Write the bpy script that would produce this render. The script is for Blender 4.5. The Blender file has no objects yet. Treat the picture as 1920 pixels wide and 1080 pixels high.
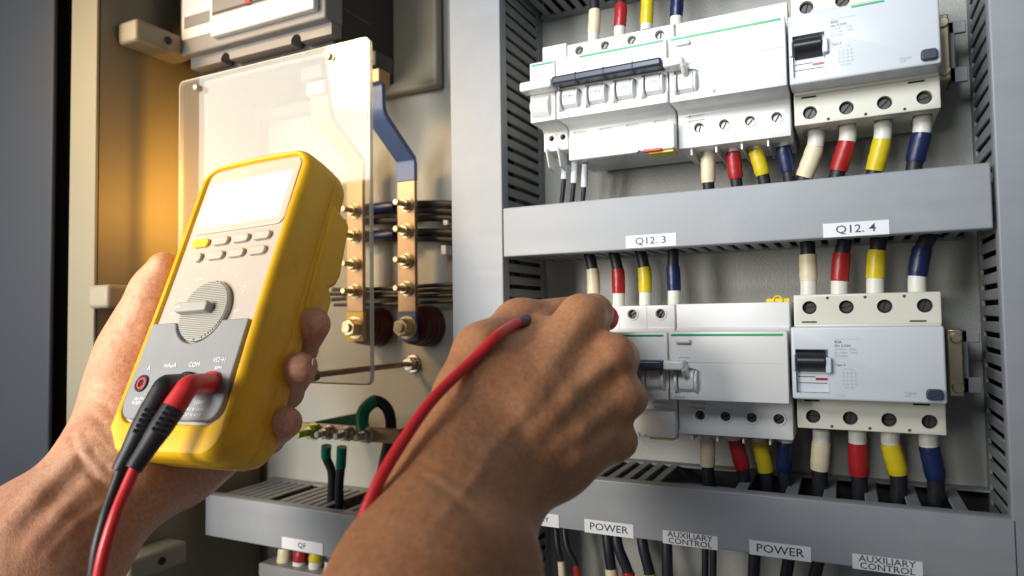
import bpy, bmesh, math, random
import numpy as np
from mathutils import Vector, Matrix
random.seed(4)
C = bpy.context.scene
COL = C.collection
S = 0.001                       # the script counts in millimetres

# ------------------------------------------------------------------ camera
FOC = 1282.8
EYE = np.array([0.0, -500.0, 0.0])
def _rot(a, b, c):
    Rz = np.array([[math.cos(a), -math.sin(a), 0], [math.sin(a), math.cos(a), 0], [0, 0, 1]])
    Rx = np.array([[1, 0, 0], [0, math.cos(b), -math.sin(b)], [0, math.sin(b), math.cos(b)]])
    Ry = np.array([[math.cos(c), 0, math.sin(c)], [0, 1, 0], [-math.sin(c), 0, math.cos(c)]])
    return Rz @ Rx @ Ry
RC = _rot(0.458454538, 0.0435909, 0.0147729)
cam = bpy.data.cameras.new('camera')
cam_o = bpy.data.objects.new('camera', cam)
COL.objects.link(cam_o)
M3 = np.stack([RC[:, 0], RC[:, 2], -RC[:, 1]], axis=1)
cam_o.matrix_world = Matrix.Translation(Vector(EYE * S)) @ Matrix(M3.tolist()).to_4x4()
cam.sensor_width = 36.0
cam.lens = 36.0 * FOC / 1920
cam.clip_start = 0.01
cam.clip_end = 50
cam.dof.use_dof = True
cam.dof.focus_distance = 0.425
cam.dof.aperture_fstop = 6.3
C.camera = cam_o
C.render.engine = 'CYCLES'
C.cycles.use_denoising = True
C.cycles.max_bounces = 8
C.cycles.transparent_max_bounces = 12
C.cycles.sample_clamp_indirect = 6

# ------------------------------------------------------------------ light
C.view_settings.view_transform = 'Standard'
C.view_settings.look = 'None'
C.view_settings.exposure = 0.0
C.view_settings.gamma = 1.0
w = bpy.data.worlds.new('World')
C.world = w
w.use_nodes = True
w.node_tree.nodes['Background'].inputs[0].default_value = (0.66, 0.72, 0.80, 1)
w.node_tree.nodes['Background'].inputs[1].default_value = 0.14

def area(name, loc, target, sx, sy, power, col):
    l = bpy.data.lights.new(name, 'AREA')
    l.shape = 'RECTANGLE'; l.size = sx * S; l.size_y = sy * S
    l.energy = power; l.color = col
    o = bpy.data.objects.new(name, l); COL.objects.link(o)
    o.location = Vector(loc) * S
    o.rotation_euler = (Vector(target) - Vector(loc)).to_track_quat('-Z', 'Y').to_euler()
    return o
wl = area('window_light', (-1050, -760, 205), (-1050, 0, 205), 560, 660, 6.2, (1.0, 0.94, 0.86))
wl.rotation_euler = (math.radians(90), 0, 0)
wl.data.spread = math.radians(145)
cl = area('ceiling_light', (-150, -560, 300), (-20, 0, 185), 240, 180, 0.6, (0.95, 0.98, 1.0))
cl.data.spread = math.radians(72)
fl = area('front_fill_light', (-620, -980, 120), (-400, -150, -20), 300, 300, 1.35, (1.0, 0.96, 0.90))  # added fill that brightens the left hand and meter front
fl.data.spread = math.radians(60)
wb = area('flare_fill_light', (-640, -560, 380), (-425, -100, 105), 120, 120, 0.30, (1.0, 0.62, 0.22))  # added warm fill imitating the flare glow on meter and breaker, no real window
wb.data.spread = math.radians(44)
def spot(name, loc, power, col, rad, target=(-524, -95, 105), ang=150):
    l = bpy.data.lights.new(name, 'SPOT'); l.spot_size = math.radians(ang); l.spot_blend = 1.0
    l.energy = power; l.color = col; l.shadow_soft_size = rad * S
    o = bpy.data.objects.new(name, l); COL.objects.link(o); o.location = Vector(loc) * S
    o.rotation_euler = (Vector(target) - Vector(loc)).to_track_quat('-Z', 'Y').to_euler()
    return o

def _late(): pass
def ray(px, py):
    return RC @ np.array([(px - 960) / FOC, 1, (540 - py) / FOC])
def P(px, py, Y):
    "point of the plane y = Y seen at photo pixel (px, py)"
    r = ray(px, py); t = (Y + 500) / r[1]
    return Vector((r[0] * t, Y, r[2] * t))
def PD(px, py, d):
    "point at distance d along the viewing axis"
    return Vector((EYE + ray(px, py) * d).tolist())

spot('flare_glow_spot', P(468, 370, -100), 1.25, (1.0, 0.47, 0.08), 13)  # added spot hidden behind the meter, imitates the flare's orange glow on the wall

# ------------------------------------------------------------------ materials
MATS = {}
def mat(name, col, rough=0.5, metal=0.0, var=0.06, vs=60, bump=0.0, bs=900, coat=0.0, sss=0.0, emis=0.0, stretch=None, spec=0.5, stain=0.0, stain_col=(0.1, 0.08, 0.06), bumpd=0.0004):
    if name in MATS: return MATS[name]
    m = bpy.data.materials.new(name); m.use_nodes = True
    nt = m.node_tree; b = nt.nodes['Principled BSDF']
    b.inputs['Roughness'].default_value = rough
    b.inputs['Metallic'].default_value = metal
    b.inputs['Specular IOR Level'].default_value = spec
    if coat: b.inputs['Coat Weight'].default_value = coat; b.inputs['Coat Roughness'].default_value = 0.12
    if emis:
        b.inputs['Emission Color'].default_value = (*col, 1); b.inputs['Emission Strength'].default_value = emis
    tc = nt.nodes.new('ShaderNodeTexCoord'); mp = nt.nodes.new('ShaderNodeMapping')
    nt.links.new(tc.outputs['Object'], mp.inputs[0])
    if stretch: mp.inputs['Scale'].default_value = stretch
    n = nt.nodes.new('ShaderNodeTexNoise'); n.inputs['Scale'].default_value = vs; n.inputs['Detail'].default_value = 6
    nt.links.new(mp.outputs[0], n.inputs['Vector'])
    mx = nt.nodes.new('ShaderNodeMix'); mx.data_type = 'RGBA'
    c0 = tuple(max(0, c * (1 - var * 1.6)) for c in col); c1 = tuple(min(1, c * (1 + var * 1.6)) for c in col)
    mx.inputs[6].default_value = (*c0, 1); mx.inputs[7].default_value = (*c1, 1)
    nt.links.new(n.outputs[0], mx.inputs[0])
    out = mx.outputs[2]
    if stain:
        n2 = nt.nodes.new('ShaderNodeTexNoise'); n2.inputs['Scale'].default_value = vs * 0.8; n2.inputs['Detail'].default_value = 8
        n2.inputs['Roughness'].default_value = 0.7
        nt.links.new(tc.outputs['Object'], n2.inputs['Vector'])
        rp = nt.nodes.new('ShaderNodeValToRGB'); rp.color_ramp.elements[0].position = 0.5; rp.color_ramp.elements[1].position = 0.75
        nt.links.new(n2.outputs[0], rp.inputs[0])
        ml = nt.nodes.new('ShaderNodeMath'); ml.operation = 'MULTIPLY'; ml.inputs[1].default_value = stain
        nt.links.new(rp.outputs[0], ml.inputs[0])
        m2 = nt.nodes.new('ShaderNodeMix'); m2.data_type = 'RGBA'
        m2.inputs[7].default_value = (*stain_col, 1)
        nt.links.new(ml.outputs[0], m2.inputs[0]); nt.links.new(out, m2.inputs[6]); out = m2.outputs[2]
    nt.links.new(out, b.inputs['Base Color'])
    mr = nt.nodes.new('ShaderNodeMapRange')
    mr.inputs['To Min'].default_value = max(0.02, rough - 0.08); mr.inputs['To Max'].default_value = min(1, rough + 0.1)
    nt.links.new(n.outputs[0], mr.inputs[0]); nt.links.new(mr.outputs[0], b.inputs['Roughness'])
    if bump:
        nb = nt.nodes.new('ShaderNodeTexNoise'); nb.inputs['Scale'].default_value = bs; nb.inputs['Detail'].default_value = 3
        nt.links.new(mp.outputs[0], nb.inputs['Vector'])
        bp = nt.nodes.new('ShaderNodeBump'); bp.inputs['Strength'].default_value = bump; bp.inputs['Distance'].default_value = bumpd
        nt.links.new(nb.outputs[0], bp.inputs['Height']); nt.links.new(bp.outputs[0], b.inputs['Normal'])
    if sss:
        b.inputs['Subsurface Weight'].default_value = sss
        b.inputs['Subsurface Radius'].default_value = (1.0, 0.35, 0.2)
        b.inputs['Subsurface Scale'].default_value = 0.003
    MATS[name] = m
    return m
mat('plate', (0.36, 0.365, 0.335), 0.42, 0.0, 0.05, 25, 0.6, 700, bumpd=0.0006)
mat('cabinet', (0.20, 0.185, 0.125), 0.5, 0, 0.05, 12, 0.3, 600)
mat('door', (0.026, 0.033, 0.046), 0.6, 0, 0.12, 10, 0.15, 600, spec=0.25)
mat('duct', (0.275, 0.295, 0.32), 0.42, 0, 0.05, 30, 0.12, 500, stretch=(0.25, 1, 3), stain=0.08, stain_col=(0.7, 0.7, 0.7))
mat('duct_wall', (0.225, 0.24, 0.25), 0.5, 0, 0.05, 40, 0.1, 500)
mat('white', (0.72, 0.73, 0.725), 0.32, 0, 0.02, 50, 0.08, 1500)
mat('white2', (0.74, 0.75, 0.74), 0.28, 0, 0.02, 50)
mat('cool', (0.58, 0.62, 0.67), 0.3, 0, 0.02, 40, 0.08, 1500)
mat('cream', (0.60, 0.60, 0.515), 0.4, 0, 0.03, 40, 0.08, 1500)
mat('green', (0.01, 0.34, 0.12), 0.4, 0, 0.03)
mat('slate', (0.025, 0.036, 0.065), 0.38, 0, 0.1)
mat('black', (0.012, 0.013, 0.018), 0.32, 0, 0.2)
mat('rubber', (0.014, 0.015, 0.02), 0.45, 0, 0.25, 80, 0.15, 1200)
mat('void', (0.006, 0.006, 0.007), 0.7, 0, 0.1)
mat('gap_dark', (0.05, 0.045, 0.036), 0.7, 0, 0.1)
mat('ink', (0.04, 0.045, 0.06), 0.6, 0, 0.05)
mat('faint_ink', (0.36, 0.38, 0.42), 0.6, 0, 0.05)
mat('paper', (0.74, 0.76, 0.80), 0.5, 0, 0.02)
mat('sl_cream', (0.70, 0.62, 0.42), 0.4, 0, 0.06, 90, 0.25, 400)
mat('sl_red', (0.34, 0.012, 0.016), 0.33, 0, 0.15, 90, 0.25, 400)
mat('sl_yellow', (0.60, 0.47, 0.012), 0.33, 0, 0.08, 90, 0.25, 400)
mat('sl_blue', (0.007, 0.016, 0.075), 0.33, 0, 0.15, 90, 0.25, 400)
mat('sl_green', (0.0, 0.17, 0.11), 0.33, 0, 0.15, 90, 0.25, 400)
mat('ferrule', (0.66, 0.67, 0.60), 0.4, 0, 0.04, 60)
mat('tab', (0.72, 0.52, 0.02), 0.4)
mat('red_tab', (0.6, 0.03, 0.02), 0.4)
mat('steel', (0.55, 0.52, 0.44), 0.25, 1.0, 0.12, 80)
mat('zinc', (0.66, 0.58, 0.38), 0.28, 1.0, 0.25, 60)
mat('dark_steel', (0.13, 0.125, 0.11), 0.35, 1.0, 0.3, 60)
mat('brass_green', (0.42, 0.50, 0.14), 0.3, 1.0, 0.15)
mat('copper', (0.46, 0.31, 0.19), 0.42, 0.6, 0.22, 70, stain=0.35, stain_col=(0.35, 0.22, 0.10))
mat('bar_blue', (0.085, 0.14, 0.30), 0.35, 0, 0.08)
mat('bar_yellow', (0.78, 0.55, 0.08), 0.38, 0, 0.06)
mat('ins_red', (0.08, 0.009, 0.008), 0.35, 0, 0.15)
mat('mccb', (0.045, 0.042, 0.04), 0.5, 0, 0.1, 40, 0.2, 900)
mat('mccb_grey', (0.24, 0.235, 0.23), 0.42, 0, 0.05, 40, 0.15, 900)
mat('base', (0.25, 0.23, 0.17), 0.5, 0, 0.05, 20)
mat('yellow', (0.85, 0.485, 0.012), 0.42, 0, 0.08, 28, 0.35, 1400, stain=0.45, stain_col=(0.30, 0.15, 0.02), bumpd=0.0003)
mat('panel_light', (0.42, 0.385, 0.35), 0.4, 0, 0.03, 50, 0.1, 1500)
mat('panel_dark', (0.235, 0.25, 0.27), 0.4, 0, 0.05, 50, 0.15, 1500)
mat('knob', (0.36, 0.36, 0.335), 0.4, 0, 0.04)
mat('button', (0.46, 0.41, 0.36), 0.4, 0, 0.04)
mat('button_y', (0.85, 0.55, 0.03), 0.4)
mat('lettering', (0.85, 0.86, 0.88), 0.5)
mat('red_pl', (0.66, 0.035, 0.035), 0.36, 0, 0.08, 60, 0.1, 900)
mat('red_cable', (0.62, 0.025, 0.03), 0.34, 0, 0.08, 60)
mat('nail', (0.50, 0.27, 0.18), 0.3, 0, 0.04, coat=0.3)

def glassy(name, tint, gl=1.0, haze=0.0, ior=1.5):
    m = bpy.data.materials.new(name); m.use_nodes = True; nt = m.node_tree
    for n in list(nt.nodes): nt.nodes.remove(n)
    o = nt.nodes.new('ShaderNodeOutputMaterial'); t = nt.nodes.new('ShaderNodeBsdfTransparent'); g = nt.nodes.new('ShaderNodeBsdfGlossy')
    g.inputs['Roughness'].default_value = 0.03
    t.inputs[0].default_value = (*tint, 1)
    f = nt.nodes.new('ShaderNodeFresnel'); f.inputs[0].default_value = ior
    ge = nt.nodes.new('ShaderNodeNewGeometry'); io = nt.nodes.new('ShaderNodeMapRange')
    io.inputs['To Min'].default_value = ior; io.inputs['To Max'].default_value = 1 / ior     # leaving the sheet: no total reflection
    nt.links.new(ge.outputs['Backfacing'], io.inputs[0]); nt.links.new(io.outputs[0], f.inputs[0])
    mu = nt.nodes.new('ShaderNodeMath'); mu.operation = 'MULTIPLY'; mu.inputs[1].default_value = gl
    nt.links.new(f.outputs[0], mu.inputs[0])
    mx = nt.nodes.new('ShaderNodeMixShader'); nt.links.new(mu.outputs[0], mx.inputs[0])
    last = t.outputs[0]
    if haze:
        df = nt.nodes.new('ShaderNodeBsdfDiffuse'); df.inputs[0].default_value = (0.9, 0.9, 0.88, 1)
        mh = nt.nodes.new('ShaderNodeMixShader')
        nz = nt.nodes.new('ShaderNodeTexNoise'); nz.inputs['Scale'].default_value = 14; nz.inputs['Detail'].default_value = 5
        tc = nt.nodes.new('ShaderNodeTexCoord'); nt.links.new(tc.outputs['Object'], nz.inputs['Vector'])
        mr = nt.nodes.new('ShaderNodeMapRange'); mr.inputs['To Min'].default_value = haze * 0.7; mr.inputs['To Max'].default_value = haze * 1.3
        nt.links.new(nz.outputs[0], mr.inputs[0]); nt.links.new(mr.outputs[0], mh.inputs[0])
        nt.links.new(last, mh.inputs[1]); nt.links.new(df.outputs[0], mh.inputs[2]); last = mh.outputs[0]
    nt.links.new(last, mx.inputs[1]); nt.links.new(g.outputs[0], mx.inputs[2]); nt.links.new(mx.outputs[0], o.inputs[0])
    MATS[name] = m
glassy('acrylic', (0.96, 0.95, 0.92), 1.55, 0.07)
glassy('acrylic_edge', (0.80, 0.78, 0.66), 1.0, 0.45)

def skin(name, c_dark, c_mid, c_pale):
    m = bpy.data.materials.new(name); m.use_nodes = True; nt = m.node_tree; b = nt.nodes['Principled BSDF']
    tc = nt.nodes.new('ShaderNodeTexCoord')
    n1 = nt.nodes.new('ShaderNodeTexNoise'); n1.inputs['Scale'].default_value = 22; n1.inputs['Detail'].default_value = 6; n1.inputs['Roughness'].default_value = 0.6
    nt.links.new(tc.outputs['Object'], n1.inputs['Vector'])
    rp = nt.nodes.new('ShaderNodeValToRGB'); e = rp.color_ramp.elements
    e[0].position = 0.3; e[0].color = (*c_dark, 1); e[1].position = 0.72; e[1].color = (*c_pale, 1)
    k = e.new(0.5); k.color = (*c_mid, 1)
    nt.links.new(n1.outputs[0], rp.inputs[0])
    n2 = nt.nodes.new('ShaderNodeTexNoise'); n2.inputs['Scale'].default_value = 420; n2.inputs['Detail'].default_value = 4
    nt.links.new(tc.outputs['Object'], n2.inputs['Vector'])
    mm = nt.nodes.new('ShaderNodeMix'); mm.data_type = 'RGBA'; mm.blend_type = 'MULTIPLY'; mm.inputs[0].default_value = 0.4
    rr = nt.nodes.new('ShaderNodeValToRGB'); rr.color_ramp.elements[0].position = 0.35; rr.color_ramp.elements[0].color = (0.6, 0.5, 0.45, 1); rr.color_ramp.elements[1].position = 0.6; rr.color_ramp.elements[1].color = (1, 1, 1, 1)
    nt.links.new(n2.outputs[0], rr.inputs[0]); nt.links.new(rp.outputs[0], mm.inputs[6]); nt.links.new(rr.outputs[0], mm.inputs[7])
    nt.links.new(mm.outputs[2], b.inputs['Base Color'])
    b.inputs['Roughness'].default_value = 0.44; b.inputs['Specular IOR Level'].default_value = 0.4
    b.inputs['Subsurface Weight'].default_value = 0.12; b.inputs['Subsurface Radius'].default_value = (1.0, 0.35, 0.2); b.inputs['Subsurface Scale'].default_value = 0.004
    vo = nt.nodes.new('ShaderNodeTexVoronoi'); vo.inputs['Scale'].default_value = 900; vo.feature = 'DISTANCE_TO_EDGE'
    wv = nt.nodes.new('ShaderNodeTexNoise'); wv.inputs['Scale'].default_value = 130; wv.inputs['Detail'].default_value = 5
    nt.links.new(tc.outputs['Object'], vo.inputs['Vector']); nt.links.new(tc.outputs['Object'], wv.inputs['Vector'])
    ad = nt.nodes.new('ShaderNodeMath'); ad.operation = 'MULTIPLY_ADD'; ad.inputs[1].default_value = 0.35
    nt.links.new(vo.outputs[0], ad.inputs[0]); nt.links.new(wv.outputs[0], ad.inputs[2])
    bp = nt.nodes.new('ShaderNodeBump'); bp.inputs['Strength'].default_value = 0.85; bp.inputs['Distance'].default_value = 0.0008
    nt.links.new(ad.outputs[0], bp.inputs['Height']); nt.links.new(bp.outputs[0], b.inputs['Normal'])
    MATS[name] = m
skin('skin_back', (0.40, 0.175, 0.08), (0.47, 0.22, 0.105), (0.54, 0.275, 0.145))
skin('skin_palm', (0.56, 0.27, 0.165), (0.63, 0.34, 0.215), (0.70, 0.42, 0.28))

# ------------------------------------------------------------------ helpers
def tag(o, label=None, cat=None, group=None, kind=None):
    if label: o['label'] = label
    if cat: o['category'] = cat
    if group: o['group'] = group
    if kind: o['kind'] = kind
    return o
BASE = {}
def thing(name, label, cat, base=(0, 0, 0), group=None, mw=None):
    o = bpy.data.objects.new(name, None); COL.objects.link(o)
    o.empty_display_size = 0.01
    if mw is not None: o.matrix_world = mw; BASE[o.name] = Vector((0, 0, 0))
    else: o.location = Vector(base) * S; BASE[o.name] = Vector(base)
    return tag(o, label, cat, group)
class MB:
    def __init__(s): s.v = []; s.f = []
    def add(s, vs, fs):
        n = len(s.v); s.v += [tuple(v) for v in vs]; s.f += [tuple(i + n for i in f) for f in fs]; return s
    def box(s, x0, x1, y0, y1, z0, z1):
        v = [(x, y, z) for z in (z0, z1) for y in (y0, y1) for x in (x0, x1)]
        return s.add(v, [(0, 2, 3, 1), (4, 5, 7, 6), (0, 1, 5, 4), (2, 6, 7, 3), (0, 4, 6, 2), (1, 3, 7, 5)])
    def prism(s, poly, x0, x1):         # poly in (y, z), swept along x
        n = len(poly); v = [(x0, a, b) for a, b in poly] + [(x1, a, b) for a, b in poly]
        f = [tuple(range(n)), tuple(range(2 * n - 1, n - 1, -1))] + [(i, i + n, (i + 1) % n + n, (i + 1) % n) for i in range(n)]
        return s.add(v, f)
    def prism_y(s, poly, y0, y1):       # poly in (x, z), swept along y
        n = len(poly); v = [(a, y0, b) for a, b in poly] + [(a, y1, b) for a, b in poly]
        f = [tuple(range(n)), tuple(range(2 * n - 1, n - 1, -1))] + [(i, i + n, (i + 1) % n + n, (i + 1) % n) for i in range(n)]
        return s.add(v, f)
    def tube(s, pts, rad, n=14, caps=True):
        pts = [Vector(p) for p in pts]; m = len(pts)
        rad = rad if isinstance(rad, (list, tuple)) else [rad] * m
        t0 = (pts[1] - pts[0]).normalized(); up = Vector((0, 0, 1)) if abs(t0.z) < 0.9 else Vector((1, 0, 0))
        u = t0.cross(up).normalized(); vs = []
        for i in range(m):
            t = (pts[min(i + 1, m - 1)] - pts[max(i - 1, 0)])
            if t.length < 1e-6: t = t0
            t.normalize(); u = (u - t * u.dot(t)).normalized(); w_ = t.cross(u)
            for k in range(n):
                a = 2 * math.pi * k / n
                vs.append(pts[i] + (u * math.cos(a) + w_ * math.sin(a)) * rad[i])
        fs = [(i * n + k, i * n + (k + 1) % n, (i + 1) * n + (k + 1) % n, (i + 1) * n + k) for i in range(m - 1) for k in range(n)]
        if caps: fs += [tuple(range(n - 1, -1, -1)), tuple(range((m - 1) * n, m * n))]
        return s.add(vs, fs)
    def cyl(s, p, q, r, n=20, r2=None): return s.tube([p, q], [r, r if r2 is None else r2], n)
    def ring(s, c, r, t, h, n=24):      # flat ring facing -y, centre c, outer r, wall t, height h towards -y
        c = Vector(c); vs = []
        for (rr, dy) in ((r, 0), (r, -h), (r - t, -h), (r - t, 0)):
            for k in range(n):
                a = 2 * math.pi * k / n; vs.append((c.x + rr * math.cos(a), c.y + dy, c.z + rr * math.sin(a)))
        fs = [(j * n + k, j * n + (k + 1) % n, ((j + 1) % 4) * n + (k + 1) % n, ((j + 1) % 4) * n + k) for j in range(4) for k in range(n)]
        return s.add(vs, fs)
    def build(s, name, m, parent=None, bevel=0.0, seg=2, angle=35, cut=None, smooth=True):
        me = bpy.data.meshes.new(name)
        b = BASE[parent.name] if parent is not None else Vector((0, 0, 0))
        own = Vector((0, 0, 0))
        if parent is None:
            a = np.array(s.v); own = Vector(((a[:, 0].min() + a[:, 0].max()) / 2, a[:, 1].max(), a[:, 2].min()))
            b = own
        me.from_pydata([((x - b.x) * S, (y - b.y) * S, (z - b.z) * S) for x, y, z in s.v], [], s.f)
        bm = bmesh.new(); bm.from_mesh(me); bmesh.ops.recalc_face_normals(bm, faces=bm.faces); bm.to_mesh(me); bm.free()
        o = bpy.data.objects.new(name, me); COL.objects.link(o)
        o.parent = parent
        if parent is None: o.location = own * S
        me.materials.append(MATS[m])
        if parent is not None: BASE[o.name] = b
        if cut is not None:
            cm = bpy.data.meshes.new('cut'); cm.from_pydata([((x - b.x) * S, (y - b.y) * S, (z - b.z) * S) for x, y, z in cut.v], [], cut.f)
            bm = bmesh.new(); bm.from_mesh(cm); bmesh.ops.recalc_face_normals(bm, faces=bm.faces); bm.to_mesh(cm); bm.free()
            co = bpy.data.objects.new('cut', cm); COL.objects.link(co)
            if parent is not None: co.parent = parent
            else: co.location = own * S
            if bevel:
                bv = o.modifiers.new('b', 'BEVEL'); bv.width = bevel * S; bv.segments = seg; bv.limit_method = 'ANGLE'; bv.angle_limit = math.radians(angle)
            md = o.modifiers.new('c', 'BOOLEAN'); md.object = co; md.operation = 'DIFFERENCE'; md.solver = 'EXACT'; md.use_self = True
            dg = bpy.context.evaluated_depsgraph_get(); dg.update()
            nm = bpy.data.meshes.new_from_object(o.evaluated_get(dg))
            o.modifiers.clear(); o.data = nm; me = nm
            if not me.materials: me.materials.append(MATS[m])
            bpy.data.objects.remove(co)
        elif bevel:
            bv = o.modifiers.new('b', 'BEVEL'); bv.width = bevel * S; bv.segments = seg; bv.limit_method = 'ANGLE'; bv.angle_limit = math.radians(angle)
        if smooth:
            me.polygons.foreach_set('use_smooth', [True] * len(me.polygons)); me.set_sharp_from_angle(angle=math.radians(32))
        return o
def text(name, s, x, y, z, size, m, parent, align='CENTER', rot=0.0, thick=0.0, sx=1.0):
    c = bpy.data.curves.new(name, 'FONT'); c.body = s; c.size = size * S; c.align_x = align; c.align_y = 'CENTER'
    c.offset = thick * S; c.resolution_u = 2
    o = bpy.data.objects.new(name, c); COL.objects.link(o); o.parent = parent
    b = BASE[parent.name]
    o.location = (Vector((x, y, z)) - b) * S
    o.rotation_euler = (math.pi / 2, rot, 0); o.scale = (sx, 1, 1)
    c.materials.append(MATS[m]); c.space_line = 0.85
    return o
def smooth_path(pts, n=8):
    pts = [Vector(p) for p in pts]; out = []
    q = [pts[0] * 2 - pts[1]] + pts + [pts[-1] * 2 - pts[-2]]
    for i in range(1, len(q) - 2):
        a, b, c, d = q[i - 1:i + 3]
        for k in range(n):
            t = k / n
            out.append(0.5 * ((2 * b) + (c - a) * t + (2 * a - 5 * b + 4 * c - d) * t * t + (3 * b - a - 3 * c + d) * t ** 3))
    out.append(pts[-1]); return out
def rrect(x0, x1, z0, z1, r, n=6):
    out = []
    rs = r if isinstance(r, (list, tuple)) else (r,) * 4       # br, tr, tl, bl
    for (cx, cz, a0, rr) in ((x1, z0, -90, rs[0]), (x1, z1, 0, rs[1]), (x0, z1, 90, rs[2]), (x0, z0, 180, rs[3])):
        ox = cx - rr if cx == x1 else cx + rr; oz = cz - rr if cz == z1 else cz + rr
        for k in range(n + 1):
            a = math.radians(a0 + 90 * k / n); out.append((ox + rr * math.cos(a), oz + rr * math.sin(a)))
    return out
mat('screw_dark', (0.035, 0.033, 0.03), 0.4, 0.0)
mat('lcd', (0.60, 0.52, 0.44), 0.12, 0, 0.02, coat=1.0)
mat('lcd_glare', (0.80, 0.82, 0.78), 0.15, 0, 0.02, coat=1.0, emis=0.4)  # emission stands in for the bright reflection on the screen glass

# ------------------------------------------------------------------ the cabinet
cab = thing('cabinet', 'tan painted steel cabinet interior with folded front flange at the far left', 'cabinet', (-524, 0, -300))
MB().box(-528, -524.2, -166, -2, -420, 620).build('side_wall', 'cabinet', cab)
MB().box(-760, 420, 6, 10, -420, 620).build('back_wall', 'cabinet', cab)
xl = P(131, 400, -168).x
MB().box(xl, -524.2, -169, -166.2, -420, 620).build('flange', 'cabinet', cab, bevel=1.2)
MB().box(xl - 46, xl - 0.5, -160, -120, -420, 620).build('gap_shade', 'gap_dark', cab)  # dark box put in for the shade of the gap between flange and door
MB().box(xl - 2.4, xl - 0.2, -166, -60, -420, 620).build('inner_lip', 'cabinet', cab)
xd = P(96, 400, -177).x
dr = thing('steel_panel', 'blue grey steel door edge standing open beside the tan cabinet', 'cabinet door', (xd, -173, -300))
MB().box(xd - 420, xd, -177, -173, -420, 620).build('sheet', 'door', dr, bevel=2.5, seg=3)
pl = thing('mounting_plate', 'pale grey textured mounting plate behind the breakers and busbars', 'plate', (-100, 0, -300))
MB().box(-516, 400, 0, 3, -420, 620).build('plate', 'plate', pl)
MB().box(-283, -262, -3.5, -0.2, 180, 420).build('cover_strip', 'base', pl, bevel=.6)
for (px, py, lab) in ((275, 85, 'uppermost tan spacer block on the cabinet side wall'), (225, 558, 'tan spacer block on the cabinet side wall beside the thumb'), (262, 1045, 'lowest spacer block on the cabinet side wall, below the wrist')):
    r = ray(px, py); t = -524 / r[0]; c = EYE + r * t
    b = thing('spacer_block', lab, 'spacer', (-524, c[1], c[2]), 'spacer blocks on the side wall')
    MB().box(-524, -500, c[1] - 26, c[1] + 26, c[2] - 9, c[2] + 9).build('block', 'base', b, bevel=3, seg=3)
    MB().cyl((-499.6, c[1] + 2, c[2]), (-498.8, c[1] + 2, c[2]), 3).build('screw_hole', 'void', b)

# ------------------------------------------------------------------ ducts
def teeth_h(x0, x1, pitch, tooth, skip=()):
    out = []; x = x0 + 4; i = 0
    while x + tooth < x1 - 2:
        if i not in skip: out.append((x, x + tooth))
        x += pitch; i += 1
    return out
def duct_h(label, x0, x1, z0, z1, teeth_top, teeth_bot, group, xc0=None, xc1=None):
    t = thing('cable_duct', label, 'cable duct', ((x0 + x1) / 2, 0, z0), group)
    xa = x0 if xc0 is None else xc0; xb = x1 if xc1 is None else xc1
    cv = MB(); cv.box(xa, xb, -80, -77.5, z0, z1).box(xa, xb, -77.5, -70, z0, z0 + 1.6).box(xa, xb, -77.5, -70, z1 - 1.6, z1)
    cv.build('cover', 'duct', t, bevel=1.1, seg=3)
    for (z, te) in ((z1 - 3.6, teeth_top), (z0 + 1.8, teeth_bot)):
        m = MB()
        m.box(x0, x1, -10, -0.3, z, z + 1.8).box(x0, x1, -77, -69, z, z + 1.8)
        for (a, b) in te: m.box(a, b, -69.2, -9.8, z + 0.05, z + 1.75)
        m.build('slotted_wall', 'duct_wall', t, bevel=0.5, seg=1)
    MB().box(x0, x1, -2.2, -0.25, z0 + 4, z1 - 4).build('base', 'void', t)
    return t
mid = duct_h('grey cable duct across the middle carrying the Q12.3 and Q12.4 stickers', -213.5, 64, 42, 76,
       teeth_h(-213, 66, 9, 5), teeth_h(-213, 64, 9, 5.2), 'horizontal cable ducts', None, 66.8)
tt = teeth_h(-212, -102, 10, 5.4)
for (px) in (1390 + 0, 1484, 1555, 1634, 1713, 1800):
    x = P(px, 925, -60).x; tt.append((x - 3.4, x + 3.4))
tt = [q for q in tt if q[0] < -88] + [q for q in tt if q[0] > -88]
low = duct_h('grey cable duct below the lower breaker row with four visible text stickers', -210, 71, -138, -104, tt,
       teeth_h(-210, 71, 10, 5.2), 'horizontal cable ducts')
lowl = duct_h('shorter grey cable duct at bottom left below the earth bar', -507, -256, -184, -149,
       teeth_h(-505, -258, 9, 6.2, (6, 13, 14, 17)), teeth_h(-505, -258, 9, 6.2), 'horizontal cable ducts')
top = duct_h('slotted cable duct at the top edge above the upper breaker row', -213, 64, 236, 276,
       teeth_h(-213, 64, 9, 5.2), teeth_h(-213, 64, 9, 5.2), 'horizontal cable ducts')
def duct_v(label, x0, x1, z0, z1, rot=0.0, base=None, pitch=9.0, tooth=6.0):
    t = thing('cable_duct', label, 'cable duct', ((x0 + x1) / 2, 0, z0), 'vertical cable ducts')
    MB().box(x0, x1, -80, -77.5, z0, z1).box(x0, x0 + 1.6, -77.5, -70, z0, z1).box(x1 - 1.6, x1, -77.5, -70, z0, z1).build('cover', 'duct', t, bevel=1.1, seg=3)
    for x in (x0 + 1.8, x1 - 3.6):
        m = MB(); m.box(x, x + 1.8, -10, -0.3, z0, z1).box(x, x + 1.8, -77, -68, z0, z1)
        z = z0 + 3
        while z + tooth < z1: m.box(x + .05, x + 1.75, -68.2, -9.8, z, z + tooth); z += pitch
        m.build('slotted_wall', 'duct_wall', t, bevel=0.5, seg=1)
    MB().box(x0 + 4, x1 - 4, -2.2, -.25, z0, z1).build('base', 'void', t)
    return t
dv = duct_v('broad grey vertical cable duct between the busbars and the breakers', -255, -213.9, -420, 420)
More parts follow.
